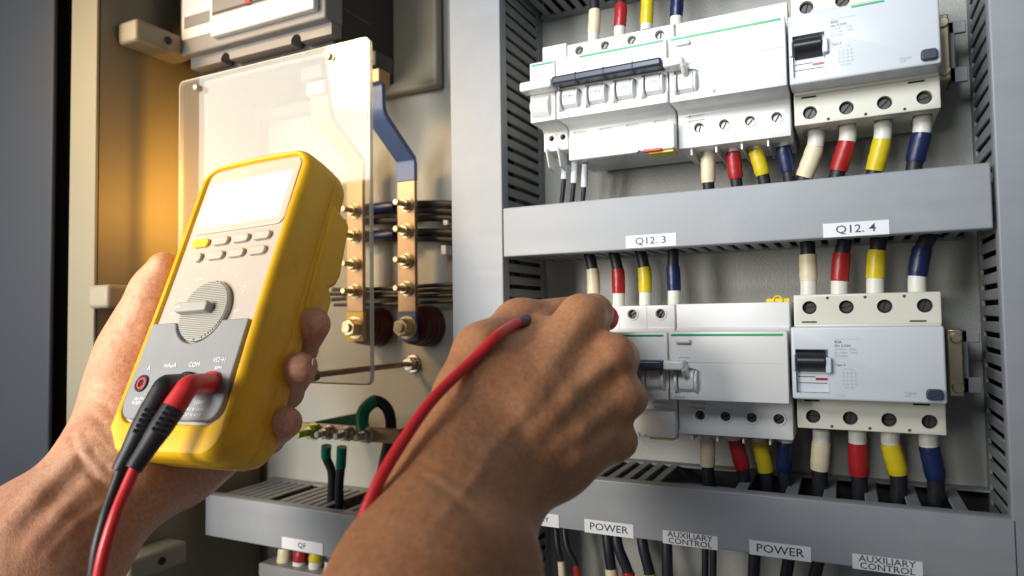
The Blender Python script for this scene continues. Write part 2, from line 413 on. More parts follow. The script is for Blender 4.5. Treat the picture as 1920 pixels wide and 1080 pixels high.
dr2 = duct_v('grey vertical cable duct along the right edge of the picture', 69, 128, -420, 420)
dr2.location.x = (69 + 59 / 2 + 5.5) * S - 0.0056 - 0.0000
dr2.rotation_euler = (0, 0, 0)
# wires lying inside the ducts
def loose(name, label, boxes, n):
    m = MB()
    for (a, b, rad) in boxes:
        a = Vector(a); b = Vector(b)
        for i in range(n):
            o1 = Vector((0, random.uniform(-rad, rad), random.uniform(-rad, rad))); o2 = Vector((0, random.uniform(-rad, rad), random.uniform(-rad, rad)))
            d = (b - a)
            if abs(d.z) > abs(d.x): o1 = Vector((o1.z, o1.y, 0)); o2 = Vector((o2.z, o2.y, 0))
            md = (a + b) / 2 + (o1 - o2) * 0.6
            m.tube(smooth_path([a + o1, md, b + o2], 10), random.uniform(1.3, 3.4), 8)
    o = m.build(name, 'rubber'); tag(o, label, 'wires', kind='stuff')
loose('duct_wires', 'black wires packed inside the grey cable ducts', [((-208, -38, -123), (66, -38, -123), 10), ((-208, -40, 60), (60, -40, 60), 9),
      ((-235, -38, -400), (-235, -38, 400), 11), ((98, -38, -400), (98, -38, 400), 14), ((-500, -38, -168), (-262, -38, -168), 10), ((-208, -40, 255), (60, -40, 255), 9)], 12)

# stickers
def sticker(label, x0, x1, zc, h, s, size, sp=1.0, zs=None, dxt=0.0):
    t = thing('sticker', label, 'sticker', ((x0 + x1) / 2, -80, zc), 'white text stickers on the cable ducts')
    MB().box(x0, x1, -80.35, -80.05, zc - h / 2, zc + h / 2).build('paper', 'paper', t, smooth=False)
    if s:
        for i, line in enumerate(s.split('\n')):
            z = zc + (zs[i] if zs else 0)
            text('lettering', line, (x0 + x1) / 2 + dxt, -80.42, z, size, 'ink', t, sx=1.15, thick=0.05)
    return t
sticker('white sticker reading Q12. 3 on the middle duct', -126.1, -94.3, 46.8, 7.8, 'Q12. 3', 6.2)
sticker('white sticker reading Q12. 4 on the middle duct', -12.2, 20.3, 46.1, 7.8, 'Q12. 4', 6.2)
sticker('white sticker reading POWER beside the hand on the lower duct', -157.7, -125.4, -134, 8.4, 'POWER', 6.4)
sticker('white sticker reading AUXILIARY CONTROL between the two POWER stickers', -107, -74.5, -134.6, 8, 'AUXILIARY\nCONTROL', 4.7, zs=(1.9, -1.9))
sticker('white sticker reading POWER between the two AUXILIARY CONTROL stickers', -56.7, -24, -134.2, 8.2, 'POWER', 6.4)
sticker('white sticker reading AUXILIARY CONTROL nearest the lower right corner', -3.4, 29.6, -134.6, 8, 'AUXILIARY\nCONTROL', 4.7, zs=(1.9, -1.9))
sticker('white sticker half hidden by the right wrist, ending in the letter Y', -207, -175.5, -133.6, 8.4, 'AUXILIARY', 4.4, dxt=-3.8)
sticker('white sticker reading QF on the bottom left duct', -417.9, -375.2, -178.4, 9, 'QF', 6.0)

# ------------------------------------------------------------------ breakers
def profile(mb, x0, x1, zn0, zn1, zs0, zs1, yn, ys, yb=-12):
    # side profile: shoulders at ys, nose at yn
    mb.prism([(yb, zs0), (ys, zs0), (ys, zn0 - 2), (ys - 3, zn0), (yn, zn0), (yn, zn1), (ys - 3, zn1), (ys, zn1 + 2), (ys, zs1), (yb, zs1)], x0, x1)
def screws(xs, z, y, parent, r=3.0, ring=True, n=24):
    for x in xs:
        if ring: MB().ring((x, y + .2, z), r + 1.1, 1.0, .8).build('screw_collar', 'white2', parent, bevel=.2, seg=1)
        m = MB(); m.cyl((x, y + 3.5, z), (x, y + 5, z), r + .4)
        m.build('screw_well', 'void', parent)
        h = MB(); dp = 1.5 if ring else 1.9; h.cyl((x, y + 1.2 + dp, z), (x, y + 3.4 + dp * .4, z), r - (.6 if ring else 1.0))
        c = MB(); a = random.uniform(0, 1.5)
        for q in (a, a + math.pi / 2):
            dx, dz = math.cos(q) * r, math.sin(q) * r; nx, nz = -math.sin(q) * .38, math.cos(q) * .38
            c.prism_y([(x + dx + nx, z + dz + nz), (x - dx + nx, z - dz + nz), (x - dx - nx, z - dz - nz), (x + dx - nx, z + dz - nz)], y + 1, y + 2.0 + dp)
            break
        h.build('screw', 'dark_steel' if ring else 'screw_dark', parent, cut=c)
def holes(cut, xs, z, y, r=3.0, depth=4.6):
    for x in xs: cut.cyl((x, y - 2, z), (x, y + depth, z), r, 24)
def vents(cut, x, z, y, w=8.5):
    cut.box(x, x + w, y - 1, y + 1.0, z, z + 1.1).box(x, x + w, y - 1, y + 1.0, z - 3.2, z - 2.1)
YN, YS = -84.0, -62.0
def toggle(parent, x, z, label='I-ON', m='white2'):
    # rocker in its half-moon bay
    p = [(-83.2, z - 6.2)] + [(-83.2 - 3.4 * math.sin(math.pi * k / 8) ** .4, z - 6.2 + 12.4 * k / 8) for k in range(1, 8)] + [(-83.2, z + 6.2)]
    tg = MB(); tg.prism([(-80, z - 6.2)] + p + [(-80, z + 6.2)], x - 4.6, x + 4.4)
    t = tg.build('toggle', m, parent, bevel=.5)
    if label: text('lettering', label, x - .1, -86.8, z + .3, 3.0, 'ink', t, sx=1.1)
    lp = MB(); lp.prism([(-82, z - 8)] + [(-83.4 - 5.4 * math.sin(math.pi * k / 8) ** .7, z - 8 + 14.5 * k / 8) for k in range(1, 8)] + [(-82, z + 6.5)], x - 6.9, x - 5.2)
    lp.prism([(-82, z - 8)] + [(-83.4 - 5.4 * math.sin(math.pi * k / 8) ** .7, z - 8 + 14.5 * k / 8) for k in range(1, 8)] + [(-82, z + 6.5)], x + 5.0, x + 6.6)
    lp.build('toggle_rim', m, parent, bevel=.4)
def bay(cut, x, z):
    # recessed half-moon to the right of each toggle
    c = Vector((x + 2.5, YN, z)); pts = []
    for k in range(17):
        a = math.radians(-90 + 180 * k / 16); pts.append((c.x + 8.0 * math.cos(a) * .95, c.z - 1 + 7.6 * math.sin(a)))
    cut.prism_y([(x - 7.4, z - 8.6), *pts, (x - 7.4, z + 6.6)], YN - 2, YN + 2.2)
def breaker4(label, x0, z, covered):
    # z = nose bottom; pole pitch 18.6
    W = 74.4; x1 = x0 + W; zc = z
    t = thing('circuit_breaker', label, 'circuit breaker', (x0 + W / 2, -12, z - 22), 'four pole circuit breakers')
    b = MB(); profile(b, x0, x1 - .4, z, z + 41, z - 22, z + 58, YN, YS)
    xs = [x0 + 9.0 + 18.6 * k for k in range(4)]
    c = MB(); holes(c, xs, z + 52.4, YS)
    for x in xs: bay(c, x + .5, z + 13)
    for k in range(1, 4):
        xx = x0 + 18.6 * k
        c.box(xx - .18, xx + .18, YN - 1, YN + .5, z - 1, z + 8)
        c.box(xx - .18, xx + .18, YS - 1, YS + .5, z + 43, z + 60)
    for x in xs:
        vents(c, x - 5, z - 5, YS)
    b.build('housing', 'white', t, bevel=.8, cut=c)
    screws(xs, z + 52.4, YS, t)
    MB().box(x0 + 17 , x1 - 2.5, YN - .25, YN + .3, z + 38.4, z + 39.6).build('stripe', 'green', t)
    for x in xs: toggle(t, x + .5, z + 13)
    MB().box(x0 + 2, x1 - .8, -97, -88.5, z + 19.4, z + 24.6).box(x0 + 2, x1 - .8, -88.6, -83, z + 20.6, z + 23.4).build('handle_bar', 'slate', t, bevel=1.4, seg=3)
    g = MB()
    for k in range(1, 4): g.box(x0 + 18.6 * k - .25, x0 + 18.6 * k + .25, -97.15, -90, z + 19.2, z + 24.8)
    g.build('handle_joint', 'void', t)
    text('lettering', 'C63', x0 + 10, YN - .3, z + 33, 2.2, 'faint_ink', t)
    cc = MB(); cc.box(x0 + 3, x1 + .3, YS - 9, YS + .5, z - 25.5, z - 8.6)
    cc2 = MB()
    for k in range(4): cc2.cyl((x0 + 12 + 18 * k, YS - 10, z - 14), (x0 + 12 + 18 * k, YS - 8.6, z - 14), .7)
    cc.build('terminal_cover', 'white2', t, bevel=1.2, seg=3, cut=cc2)
    MB().box(x1 - 17, x1 - 1, YS - 7, YS + 6, z - 27, z - 25.2).build('yellow_tab', 'tab', t, bevel=.4)
    if covered: MB().box(x1 - 19, x1 - 8, YS - 10, YS - 7.2, z - 26, z - 24.3).build('red_tab', 'red_tab', t, bevel=.4)
    MB().cyl((x1 - 24, YS - 11, z - 24), (x1 - 24, YS - 7, z - 24), 1.6).cyl((x1 - 24, YS - 9.5, z - 24), (x1 - 19, YS - 9.5, z - 24.4), .8).build('seal_eye', 'white2', t)
    return t
def aux(label, x0, z):
    t = thing('auxiliary_switch', label, 'switch module', (x0 + 9, -12, z - 15), None); x1 = x0 + 18.3
    b = MB(); profile(b, x0, x1, z, z + 41, z - 15, z + 60, YN, YS)
    c = MB(); holes(c, [x0 + 6, x0 + 14.5], z - 6, YS, 2.0)
    c.box(x0 + 5.5, x0 + 12, YN - 1, YN + 1, z + 30, z + 31.2)
    c.box(x0 + 9.6, x0 + 9.9, YS - 1, YS + .6, z - 16, z - 3)
    b.build('housing', 'white', t, bevel=.8, cut=c)
    screws([x0 + 6, x0 + 14.5], z - 6, YS, t, 1.7, False)
    MB().box(x0 + 1.5, x1 - 1, YN - .25, YN + .3, z + 38.4, z + 39.5).build('stripe', 'green', t)
    MB().box(x0 - 2.5, x1 + 2, -96, -84.5, z + 18.5, z + 24.8).build('paddle', 'white2', t, bevel=1.6, seg=3)
    p = MB(); p.prism([(-80, z + 2.5)] + [(-84 - 5 * math.sin(math.pi * k / 8), z + 2.5 + 15 * k / 8) for k in range(9)] + [(-80, z + 17.5)], x0 + 1.6, x1 - 3.4)
    p.build('rocker', 'white2', t, bevel=.6)
    text('lettering', 'OF', x0 + 4, YN - .3, z + 35.5, 2.0, 'faint_ink', t)
    f = MB()
    for x in (x0 + 5.8, x0 + 14.4): f.prism([(-48, z - 14), (-66, z - 13), (-60, z - 26), (-50, z - 28)], x - 3.4, x - 2.2)
    f.build('wire_guide', 'white2', t, bevel=.5)
def vigi(label, x0, z, dx):
    W = 67.2; x1 = x0 + W
    t = thing('earth_leakage_module', label, 'breaker module', (x0 + W / 2, -12, z - 24), 'white earth leakage modules')
    b = MB(); profile(b, x0, x1, z, z + 41, z - 24, z + 58, YN, YS)
    xs = [x0 + 13.2 + 15.4 * k for k in range(4)]
    c = MB(); holes(c, xs, z - 11.8, YS)
    bay(c, x0 + 10.5, z + 12.5)
    vents(c, x0 + 7, z - 4.6, YS, 10)
    c.box(x0 - 1, x1 + 1, YN - 1, YN + .45, z + 22.2, z + 22.6)
    c.box(x0 + 6, x0 + 12.5, YN - 1, YN + .8, z + 24.4, z + 25.5)
    b.build('housing', 'white', t, bevel=.8, cut=c)
    screws(xs, z - 11.8, YS, t)
    MB().box(x0 + 1.5, x1 - 2.2, YN - .25, YN + .3, z + 38.3, z + 39.6).build('stripe', 'green', t)
    MB().box(x0 + 4.5, x0 + 13.5, YN - 2.6, YN + .3, z + 34, z + 36.6).build('test_button', 'white2', t, bevel=.9, seg=3)
    MB().box(x0 - 1, x0 + 11, -96, -84.5, z + 18.6, z + 24.2).prism([(-96, z + 19), (-90, z + 14), (-84, z + 14), (-84, z + 22)], x0 + 9, x0 + 12).build('paddle', 'white2', t, bevel=1.3, seg=3)
    toggle(t, x0 + 10.2, z + 11.5, None)
    text('lettering', '30mA', x0 + 6, YN - .3, z + 1.6, 2.6, 'faint_ink', t)
    if dx: text('lettering', '\u2227\u2227 \u25a0 \u25cb', x0 + 26, YN - .3, z + 3, 3.0, 'faint_ink', t)
    m = MB()
    for x in xs:
        m.box(x - 6.2, x - 5.2, YS + 3, -20, z - 28, z - 23.6)
    m.build('wire_guide', 'white', t)
    if not dx:
        MB().ring((x0 + 59, -38, z + 59.4), 3.2, 1.2, 3).box(x0 + 52, x0 + 66, -40, -36, z + 57.6, z + 60.6).build('yellow_clip', 'tab', t, bevel=.6)
def rcd(label, x0, z, number):
    W = 74.3; x1 = x0 + W; yn, ys = -82.0, -63.0
    t = thing('residual_current_device', label, 'breaker', (x0 + W / 2, -12, z - 19), 'residual current devices with cream terminals')
    s = MB(); s.box(x0 + .8, x1 + 1.0, ys, -12, z - 19, z + 59)
    s.box(x0 + 1.5, x1 + .5, ys - 2.5, ys + .2, z - 1.5, z + 41.8)
    xs = [x0 + 9.4 + 19.4 * k for k in range(4)]; xm = [x0 + 19.2 + 19.4 * k for k in range(3)]
    c = MB(); holes(c, xs, z - 12.0, ys, 3.9, 5); holes(c, xs, z + 51.4, ys, 3.9, 5)
    holes(c, xm, z - 17.2, ys, .9, 3); holes(c, xm, z + 56.8, ys, .9, 3)
    for x in xs: c.box(x - 5, x + 5, -54, -28, z - 20, z - 17.8).box(x - 5, x + 5, -54, -28, z + 58, z + 60)
    s.build('terminal_block', 'cream', t, bevel=.7, cut=c)
    for x in xs:
        for zz in (z - 4.8, z + 44.6): MB().ring((x + .3, ys + .1, zz), 1.5, .25, .25, 16).build('moulded_mark', 'cream', t)
    for zz in (z - 12.0, z + 51.4): screws(xs, zz, ys, t, 3.9, False)
    sl = MB()
    for x in (x0 + 9, x0 + 64): sl.box(x - 4, x + 4, ys - .3, ys + .2, z - 3.2, z - 2.2).box(x - 4, x + 4, ys - .3, ys + .2, z + 42.6, z + 43.4)
    sl.build('slot', 'void', t)
    c2 = MB(); c2.box(x0 + 2.2, x0 + 19, yn - 1, yn + 5, z + 3.6, z + 28)
    f = MB(); f.prism([(ys - 2, z), (yn, z), (yn, z + 40.5), (ys - 2, z + 40.5)], x0, x1)
    f.build('front_cover', 'cool', t, bevel=1.3, seg=3, cut=c2)
    MB().box(x0 + 2.3, x0 + 18.9, yn + 3.6, yn + 5.2, z + 3.7, z + 27.9).build('window', 'cool', t, bevel=.3)
    lv = MB()
    lv.prism([(yn + 3.6, z + 15)] + [(yn + 3.6 - 8.5 * math.sin(math.pi * k / 10) ** .6, z + 15 + 12.6 * k / 10) for k in range(1, 10)] + [(yn + 3.6, z + 27.6)], x0 + 3.0, x0 + 17.6)
    lv.build('lever', 'black', t, bevel=.5)
    MB().box(x0 + 17.7, x0 + 20.6, yn - 3.2, yn + 3, z + 15, z + 23.6).box(x0 + .6, x0 + 2.2, yn - 1.6, yn + 2, z + 16, z + 25).build('lever_bracket', 'cool', t, bevel=.6)
    MB().box(x0 + 12.2, x0 + 18.2, yn + 3.3, yn + 3.7, z + 10.6, z + 11.9).build('red_flag', 'sl_red', t)
    MB().box(x0 + 3, x0 + 12, yn + 3.3, yn + 3.7, z + 12.2, z + 12.6).box(x0 + 3, x0 + 18, yn + 3.2, yn + 3.7, z + 8.8, z + 9.1).build('window_line', 'slate', t)
    MB().prism_y(rrect(x1 - 9.5, x1 - 1.8, z + 2.0, z + 7.8, 1.8), yn - 2.6, yn + .2).build('test_button', 'slate', t, bevel=.7, seg=3)
    tx = x0 + 22.2
    for (st, dz, sz) in (('40A', 32, 2.3), ('I\u0394n 0.03A', 30, 2.0), ('230/400V ~ 50Hz', 28, 1.5), ('Im = 500A   10000', 26.2, 1.5), ('EN 61008-1', 24.4, 1.4), ('Type A', 19.5, 1.8)):
        text('lettering', st, tx, yn - .12, z + dz, sz, 'ink' if sz > 1.7 else 'faint_ink', t, 'LEFT')
    MB().box(tx, tx + 12.6, yn - .12, yn + .1, z + 33.6, z + 33.75).build('rule_line', 'faint_ink', t)
    m = MB()
    for k in range(4):
        m.box(tx + 3, tx + 11.5, yn - .12, yn + .1, z + 9 + 2 * k, z + 9.14 + 2 * k)
        m.box(tx + 4 + 2 * k, tx + 4.14 + 2 * k, yn - .12, yn + .1, z + 8, z + 16.4)
    m.build('wiring_diagram', 'faint_ink', t)
    text('lettering', 'N 1 3 5', tx + 7, yn - .12, z + 17.3, 1.6, 'faint_ink', t)
    text('lettering', 'N 2 4 6', tx + 7, yn - .12, z + 7.2, 1.6, 'faint_ink', t)
    text('lettering', 'Regular\ntest', x1 - 19, yn - .12, z + 4.6, 1.8, 'faint_ink', t, 'LEFT')
    if number: text('lettering', number, tx, yn - .12, z + 2.8, 1.8, 'faint_ink', t, 'LEFT')
    else: MB().box(x0 + 33, x0 + 49, yn - .25, yn + .1, z + 38.2, z + 39.2).build('stripe', 'green', t)
aux('narrow white auxiliary switch at the left end of the upper breaker row', -189.6, 131)
breaker4('white four pole breaker with dark handle bar in the upper row', -170.6, 131, True)
vigi('white module beside the four pole breaker in the upper row, above the duct', -95.4, 130.5, True)
rcd('cool white device with black lever and cream terminals in the upper row', -27.0, 130.6, None)
breaker4('white four pole breaker in the lower row, half hidden by the hand', -174.5, -51.2, False)
vigi('white module with yellow clip beside the hand in the lower row', -99.6, -50.8, False)
rcd('cool white device with black lever and cream terminals in the lower row', -30.8, -48, '16752')
def rail(label, z):
    t = thing('mounting_rail', label, 'rail', (-60, -12, z), 'steel rails behind the breakers')
    MB().box(-200, 53, -12, -10.5, z - 14, z + 14).box(-200, 53, -10.6, -3, z - 14, z - 12.5).box(-200, 53, -10.6, -3, z + 12.5, z + 14).build('rail', 'zinc', t, bevel=.4)
    MB().box(48.6, 56, -42, -12, z - 19, z + 19).build('end_stop', 'zinc', t, bevel=.8)
    for dz in (-14, 14): MB().cyl((53, -44, z + dz), (53, -41, z + dz), 3).build('end_screw', 'zinc', t, bevel=.5)
    MB().box(57, 60, -30, -12, z - 18, z + 18).box(57, 66, -30, -27, z + 11, z + 18).box(57, 66, -30, -27, z - 18, z - 9).build('plastic_end', 'duct', t, bevel=.5)
rail('plated rail end behind the upper breaker row', 152)
rail('plated rail end behind the lower breaker row', -29)

# ------------------------------------------------------------------ wires with coloured sleeves
COLR = {'w': ('sl_cream', 'cream'), 'r': ('sl_red', 'red'), 'y': ('sl_yellow', 'yellow'), 'b': ('sl_blue', 'dark blue'), 'g': ('sl_green', 'green')}
def wire(label, group, colr, knots, r=4.6, cuts=(1, 2), extra=None):
    # knots: (px, py, y); ferrule = knots[0:cuts0], sleeve to cuts1, sheath after
    pts = [P(a, b, c) for a, b, c in knots]
    t = thing('wire', label, 'wire', pts[0], group)
    n = 8; full = smooth_path(pts, n)
    i1, i2 = cuts[0] * n, cuts[1] * n
    if i1 > 0:
        k = len(full[:i1 + 1]); MB().tube(full[:i1 + 1], [r * (.93 if j else .8) for j in range(k)], 18).build('ferrule', 'ferrule', t)
    rr = [r * (1.02 + .025 * math.sin(j * 2.3 + pts[0].x)) for j in range(i2 - i1 + 1)]; rr[0] *= .95; rr[-1] *= .95
    MB().tube(full[i1:i2 + 1], rr, 18).build('sleeve', COLR[colr][0], t)
    MB().tube(full[i2 - 2:], r * .84, 16).build('sheath', 'rubber', t)
    return t
G = 'wires with coloured sleeves'
for c, px, in zip('wryb', (1113, 1162, 1212, 1268)):
    yb = {1113: 68, 1162: 57, 1212: 46, 1268: 38}[px]
    wire(COLR[c][1] + ' sleeved wire entering the top of the upper four pole breaker', G, c, [(px, yb + 12, -44), (px, yb - (6 if c != 'y' else 0), -44), (px + 2, yb - 62 + (14 if c in 'wr' else 0), -44), (px - 4, yb - 130, -40), (px - 10, -140, -34)], 4.3)
for c, px in zip('wryb', (1327, 1374, 1416, 1468)):
    q = {'w': (270, 290, 342), 'r': (262, 285, 335), 'y': (258, 280, 328), 'b': (252, 275, 322)}[c]; e = {'w': 2, 'r': 10, 'y': 24, 'b': 16}[c]
    wire(COLR[c][1] + ' sleeved wire below the upper row white module', G, c, [(px - 2, q[0], -44), (px, q[1], -44), (px + e * .6, q[2], -42), (px + e + 4, 400, -38)], 4.5)
for c, px in zip('wryb', (1530, 1590, 1656, 1730)):
    q = {'w': (240, 276, 332), 'r': (232, 266, 320), 'y': (228, 262, 320), 'b': (215, 250, 303)}[c]; e = {'w': -22, 'r': -18, 'y': -16, 'b': -14}[c]
    wire(COLR[c][1] + ' sleeved wire below the upper row device with cream terminals', G, c, [(px, q[0], -44), (px - 2, q[1], -44), (px + e, q[2], -42), (px + e * 2, 390, -38)], 5.2)
for c, px in zip('wryb', (1113, 1160, 1210, 1264)):
    q = {'w': (585, 555, 505), 'r': (576, 550, 505), 'y': (575, 548, 502), 'b': (573, 545, 500)}[c]
    wire(COLR[c][1] + ' sleeved wire entering the top of the lower four pole breaker', G, c, [(px, q[0], -44), (px, q[1], -44), (px - 2, q[2], -44), (px - 14 + (10 if c == 'b' else 0), 455, -42), (px - 24, 420, -36)], 4.5)
for c, px in zip('wryb', (1516, 1574, 1641, 1720)):
    q = {'w': (562, 526, 478), 'r': (562, 527, 475), 'y': (560, 522, 470), 'b': (556, 518, 465)}[c]; e = {'w': -1, 'r': 5, 'y': 4, 'b': 10}[c]
    wire(COLR[c][1] + ' sleeved wire entering the top of the lower row device', G, c, [(px, q[0], -44), (px, q[1], -44), (px + e, q[2], -44), (px + e * 3, 430, -42), (px + e * 3, 400, -36)], 5.1)
for c, px in zip('wryb', (1327, 1378, 1424, 1472)):
    q = {'w': (808, 818, 873), 'r': (812, 824, 878), 'y': (814, 826, 884), 'b': (818, 828, 882)}[c]; e = {'w': 0, 'r': 14, 'y': 12, 'b': -2}[c]
    wire(COLR[c][1] + ' sleeved wire below the lower row white module', G, c, [(px, q[0], -44), (px, q[1], -44), (px + e, q[2], -42), (px + e + 6, 935, -40), (px + e + 12, 985, -36)], 4.7)
for c, px in zip('wryb', (1540, 1608, 1670, 1742)):
    q = {'w': (805, 828, 880), 'r': (806, 830, 890), 'y': (806, 832, 888), 'b': (808, 836, 896)}[c]; e = {'w': -3, 'r': 3, 'y': 14, 'b': 12}[c]
    wire(COLR[c][1] + ' sleeved wire below the lower row device with cream terminals', G, c, [(px, q[0], -44), (px, q[1], -44), (px + e, q[2], -42), (px + e, 935, -40), (px + e - 10, 990, -36)], 5.3)
G2 = 'wires hanging below the lower cable duct'
for (c, a, b, y0) in (('w', 1045, 1052, 1052), ('r', 1062, 1080, 1060), ('w', 1140, 1146, 1066), ('r', 1158, 1177, 1072), ('y', 1205, 1218, 1076), ('b', 1250, 1252, 1096), ('w', 1322, 1322, 1100), ('r', 1337, 1337, 1100), ('y', 1415, 1412, 1104), ('b', 1482, 1470, 1108), ('w', 1540, 1520, 1115)):
    r = 2.6 if a in (1045, 1062, 1322, 1337) else 4.3
    lab = {1045: 'thin wire with cream sleeve nearest the wrist below the lower duct', 1062: 'thin wire with red sleeve beside the wrist below the lower duct',
           1140: 'thick wire with cream sleeve under the first POWER sticker', 1158: 'thick wire with red sleeve under the first POWER sticker',
           1205: 'thick wire with yellow sleeve to the right of the first POWER sticker', 1250: 'plain black wire under the left end of the AUXILIARY CONTROL sticker',
           1322: 'left of two thin black wires under the AUXILIARY CONTROL sticker', 1337: 'right of two thin black wires under the AUXILIARY CONTROL sticker',
           1415: 'black wire under the left end of the second POWER sticker', 1482: 'black wire under the right end of the second POWER sticker', 1540: 'black wire hanging left of the last sticker'}[a]
    wire(lab, G2, c, [(b + 6, y0 + 80, -42), (b + 3, y0 + 40, -42), (b, y0, -42), (a, 1020, -42), (a - 6, 950, -36)], r, (0, 2))
for i, (px, c) in enumerate(((1057, 0), (1076, 0), (1096, 0))):
    t = thing('wire', 'thin control wire with white marker below the auxiliary switch, %s of three' % ('left', 'middle', 'right')[i], 'wire', P(px, 300, -44), 'thin marked control wires')
    x = (1040, 1060, 1078)[i]
    full = smooth_path([P(x, 262, -50), P(px - 2, 290, -46), P(px + 1, 322, -44), P(px - 4, 380, -40), P(px - 12, 420, -36)], 8)
    MB().tube(full, 1.7, 12).build('sheath', 'rubber', t)
    MB().tube([full[11 + 2 * (i == 2)], full[14], full[18 + i]], 2.35, 14).build('marker', 'paper', t)

# ------------------------------------------------------------------ left side: moulded-case breaker, busbars, pane
mc = thing('power_breaker', 'large dark moulded breaker with grey front at the top left', 'circuit breaker', (-430, 0, 205))
MB().box(-508, -352, -92, -14.2, 206, 420).build('body', 'mccb', mc, bevel=1.5)
MB().box(-522, -308, -14, -3.8, 198, 420).build('mounting_base', 'base', mc, bevel=3, seg=3)
zb = P(341, 112, -108).z
zr = P(617, 60, -108).z
cu = MB()
for px in (415, 548):
    q = P(px, 105, -108); cu.cyl((q.x, -120, zb - 6.5), (q.x, -80, zb - 6.5), 5.2)
xa = P(345, 100, -108).x; xb = P(617, 60, -108).x
MB().box(xa + 3, xb - 1, -104, -92.2, zb - 8, zb + 6).build('lower_edge', 'mccb_grey', mc, bevel=.8, cut=cu)
MB().box(xa, xb, -112, -92.1, zb + 1, 420).build('front_frame', 'mccb_grey', mc, bevel=1.5)
wa = P(404, 60, -112.6)
cw = MB()
MB().box(wa.x, xb - 6, -118, -111.8, zb + 7, zb + 24).build('handle_cover', 'white2', mc, bevel=1.2)
MB().box(wa.x + 3, xb - 10, -118.6, -117.8, zb + 24.5, zb + 26).build('cover_ridge', 'mccb', mc)
MB().box(xa + 3, wa.x - 4, -112.4, -111.9, zb + 14, zb + 60).build('label_plate', 'paper', mc)
MB().box(xa + 6, wa.x - 7, -112.7, -112.3, zb + 23, zb + 33).build('printed_field', 'mccb_grey', mc)
MB().cyl((P(465, 3, -113).x, -114, P(465, 3, -113).z), (P(465, 3, -113).x, -111, P(465, 3, -113).z), 3).build('red_button', 'red_pl', mc)
lb = MB()
for i in range(4): lb.box(-352.0, -351.6, -80 + 0, -48, 224 + i * 22, 224.5 + i * 22)
lb.build('side_print', 'base', mc)

def hexa(mb, c, r, y0, y1):
    mb.prism_y([(c.x + r * math.cos(math.radians(60 * k + 20)), c.z + r * math.sin(math.radians(60 * k + 20))) for k in range(6)], y0, y1)
def bolt(parent, c, y, L=15, big=1.0, m='zinc'):
    b = MB(); b.cyl((c.x, y - 1.6 * big, c.z), (c.x, y - L, c.z), 2.6 * big)
    bo = b.build('bolt', m, parent, bevel=.5)
    w_ = MB(); w_.ring((c.x, y - .1, c.z), 6.4 * big, 4, 1.2); w_.ring((c.x, y - 1.3, c.z), 5.6 * big, 3, 1.0); w_.build('washer', m, bo, bevel=.2, seg=1)
    h = MB(); hexa(h, c, 5.0 * big, y - 7 * big, y - 2.3); h.build('nut', m, bo, bevel=.5)
    return bo
def busbar(label, px, colr, pys, endpy):
    X = P(px, 560, -30).x
    t = thing('busbar', label, 'busbar', (X, -30, -15), 'vertical copper busbars')
    zt = P(px, 340, -30).z; zbm = P(px, 640, -30).z; zc = P(px, 585, -30).z
    wdt = 8.8
    def strip(path, mname, nm, ex=0.0):
        m = MB(); th = 2.0 + ex; n = len(path)
        vs = []
        for i, (y, z) in enumerate(path):
            a = path[max(i - 1, 0)]; b = path[min(i + 1, n - 1)]
            dy, dz = b[0] - a[0], b[1] - a[1]; L = math.hypot(dy, dz) or 1
            ny, nz = -dz / L, dy / L
            for (sx, s_) in ((-1, 1), (1, 1), (1, -1), (-1, -1)):
                vs.append((X + sx * (wdt + ex), y + ny * th * s_, z + nz * th * s_))
        fs = [(i * 4 + k, i * 4 + (k + 1) % 4, (i + 1) * 4 + (k + 1) % 4, (i + 1) * 4 + k) for i in range(n - 1) for k in range(4)] + [(0, 1, 2, 3), (n * 4 - 1, n * 4 - 2, n * 4 - 3, n * 4 - 4)]
        m.add(vs, fs); return m.build(nm, mname, t, bevel=.5)
    strip([(-30, zc), (-30, zt)], 'copper', 'bare_section')
    strip([(-30, zt), (-30, zt + 14), (-31.5, zt + 18.5), (-68, zt + 43), (-71.5, zt + 47.5), (-72.5, zt + 51), (-73, 183)], colr, 'painted_section', .25)
    strip([(-30, zbm), (-30, zc)], colr, 'painted_end', .25)
    MB().box(X - 10, X + 10, -80, -66, 182.8, 194).build('terminal_block', 'copper', t, bevel=1)
    MB().box(X - 12, X + 10, -84, -62, 194.2, 206).build('terminal_hood', 'mccb', t, bevel=1)
    for py in pys: bolt(t, P(px - 1, py, -32), -32.2, 17 if py < 600 else 13, 1.0 if py < 600 else 1.5)
    return X, t
Xy, ty = busbar('copper busbar with yellow paint behind the clear pane', 668, 'bar_yellow', (396, 443, 496, 546, 614), 640)
Xb, tb = busbar('copper busbar with blue paint to the right of the clear pane', 765, 'bar_blue', (384, 433, 489, 541, 614), 640)
Xr = Xy - 57
for (X, lab) in ((Xy, 'dark red ribbed insulator behind the yellow busbar end'), (Xb, 'dark red ribbed insulator behind the blue busbar end')):
    zc = P(765, 612, -28).z
    t = thing('insulator', lab, 'insulator', (X, 0, zc), 'red busbar insulators')
    MB().tube([(X, y, zc) for y in (-27.5, -25, -24, -20, -19, -18, -14, -13, -12, -8, -7, -4, -.4)], [13, 15, 15.3, 15.8, 15.6, 16.3, 16.6, 16.4, 17.2, 17.5, 17.3, 18, 18], 32).build('post', 'ins_red', t)
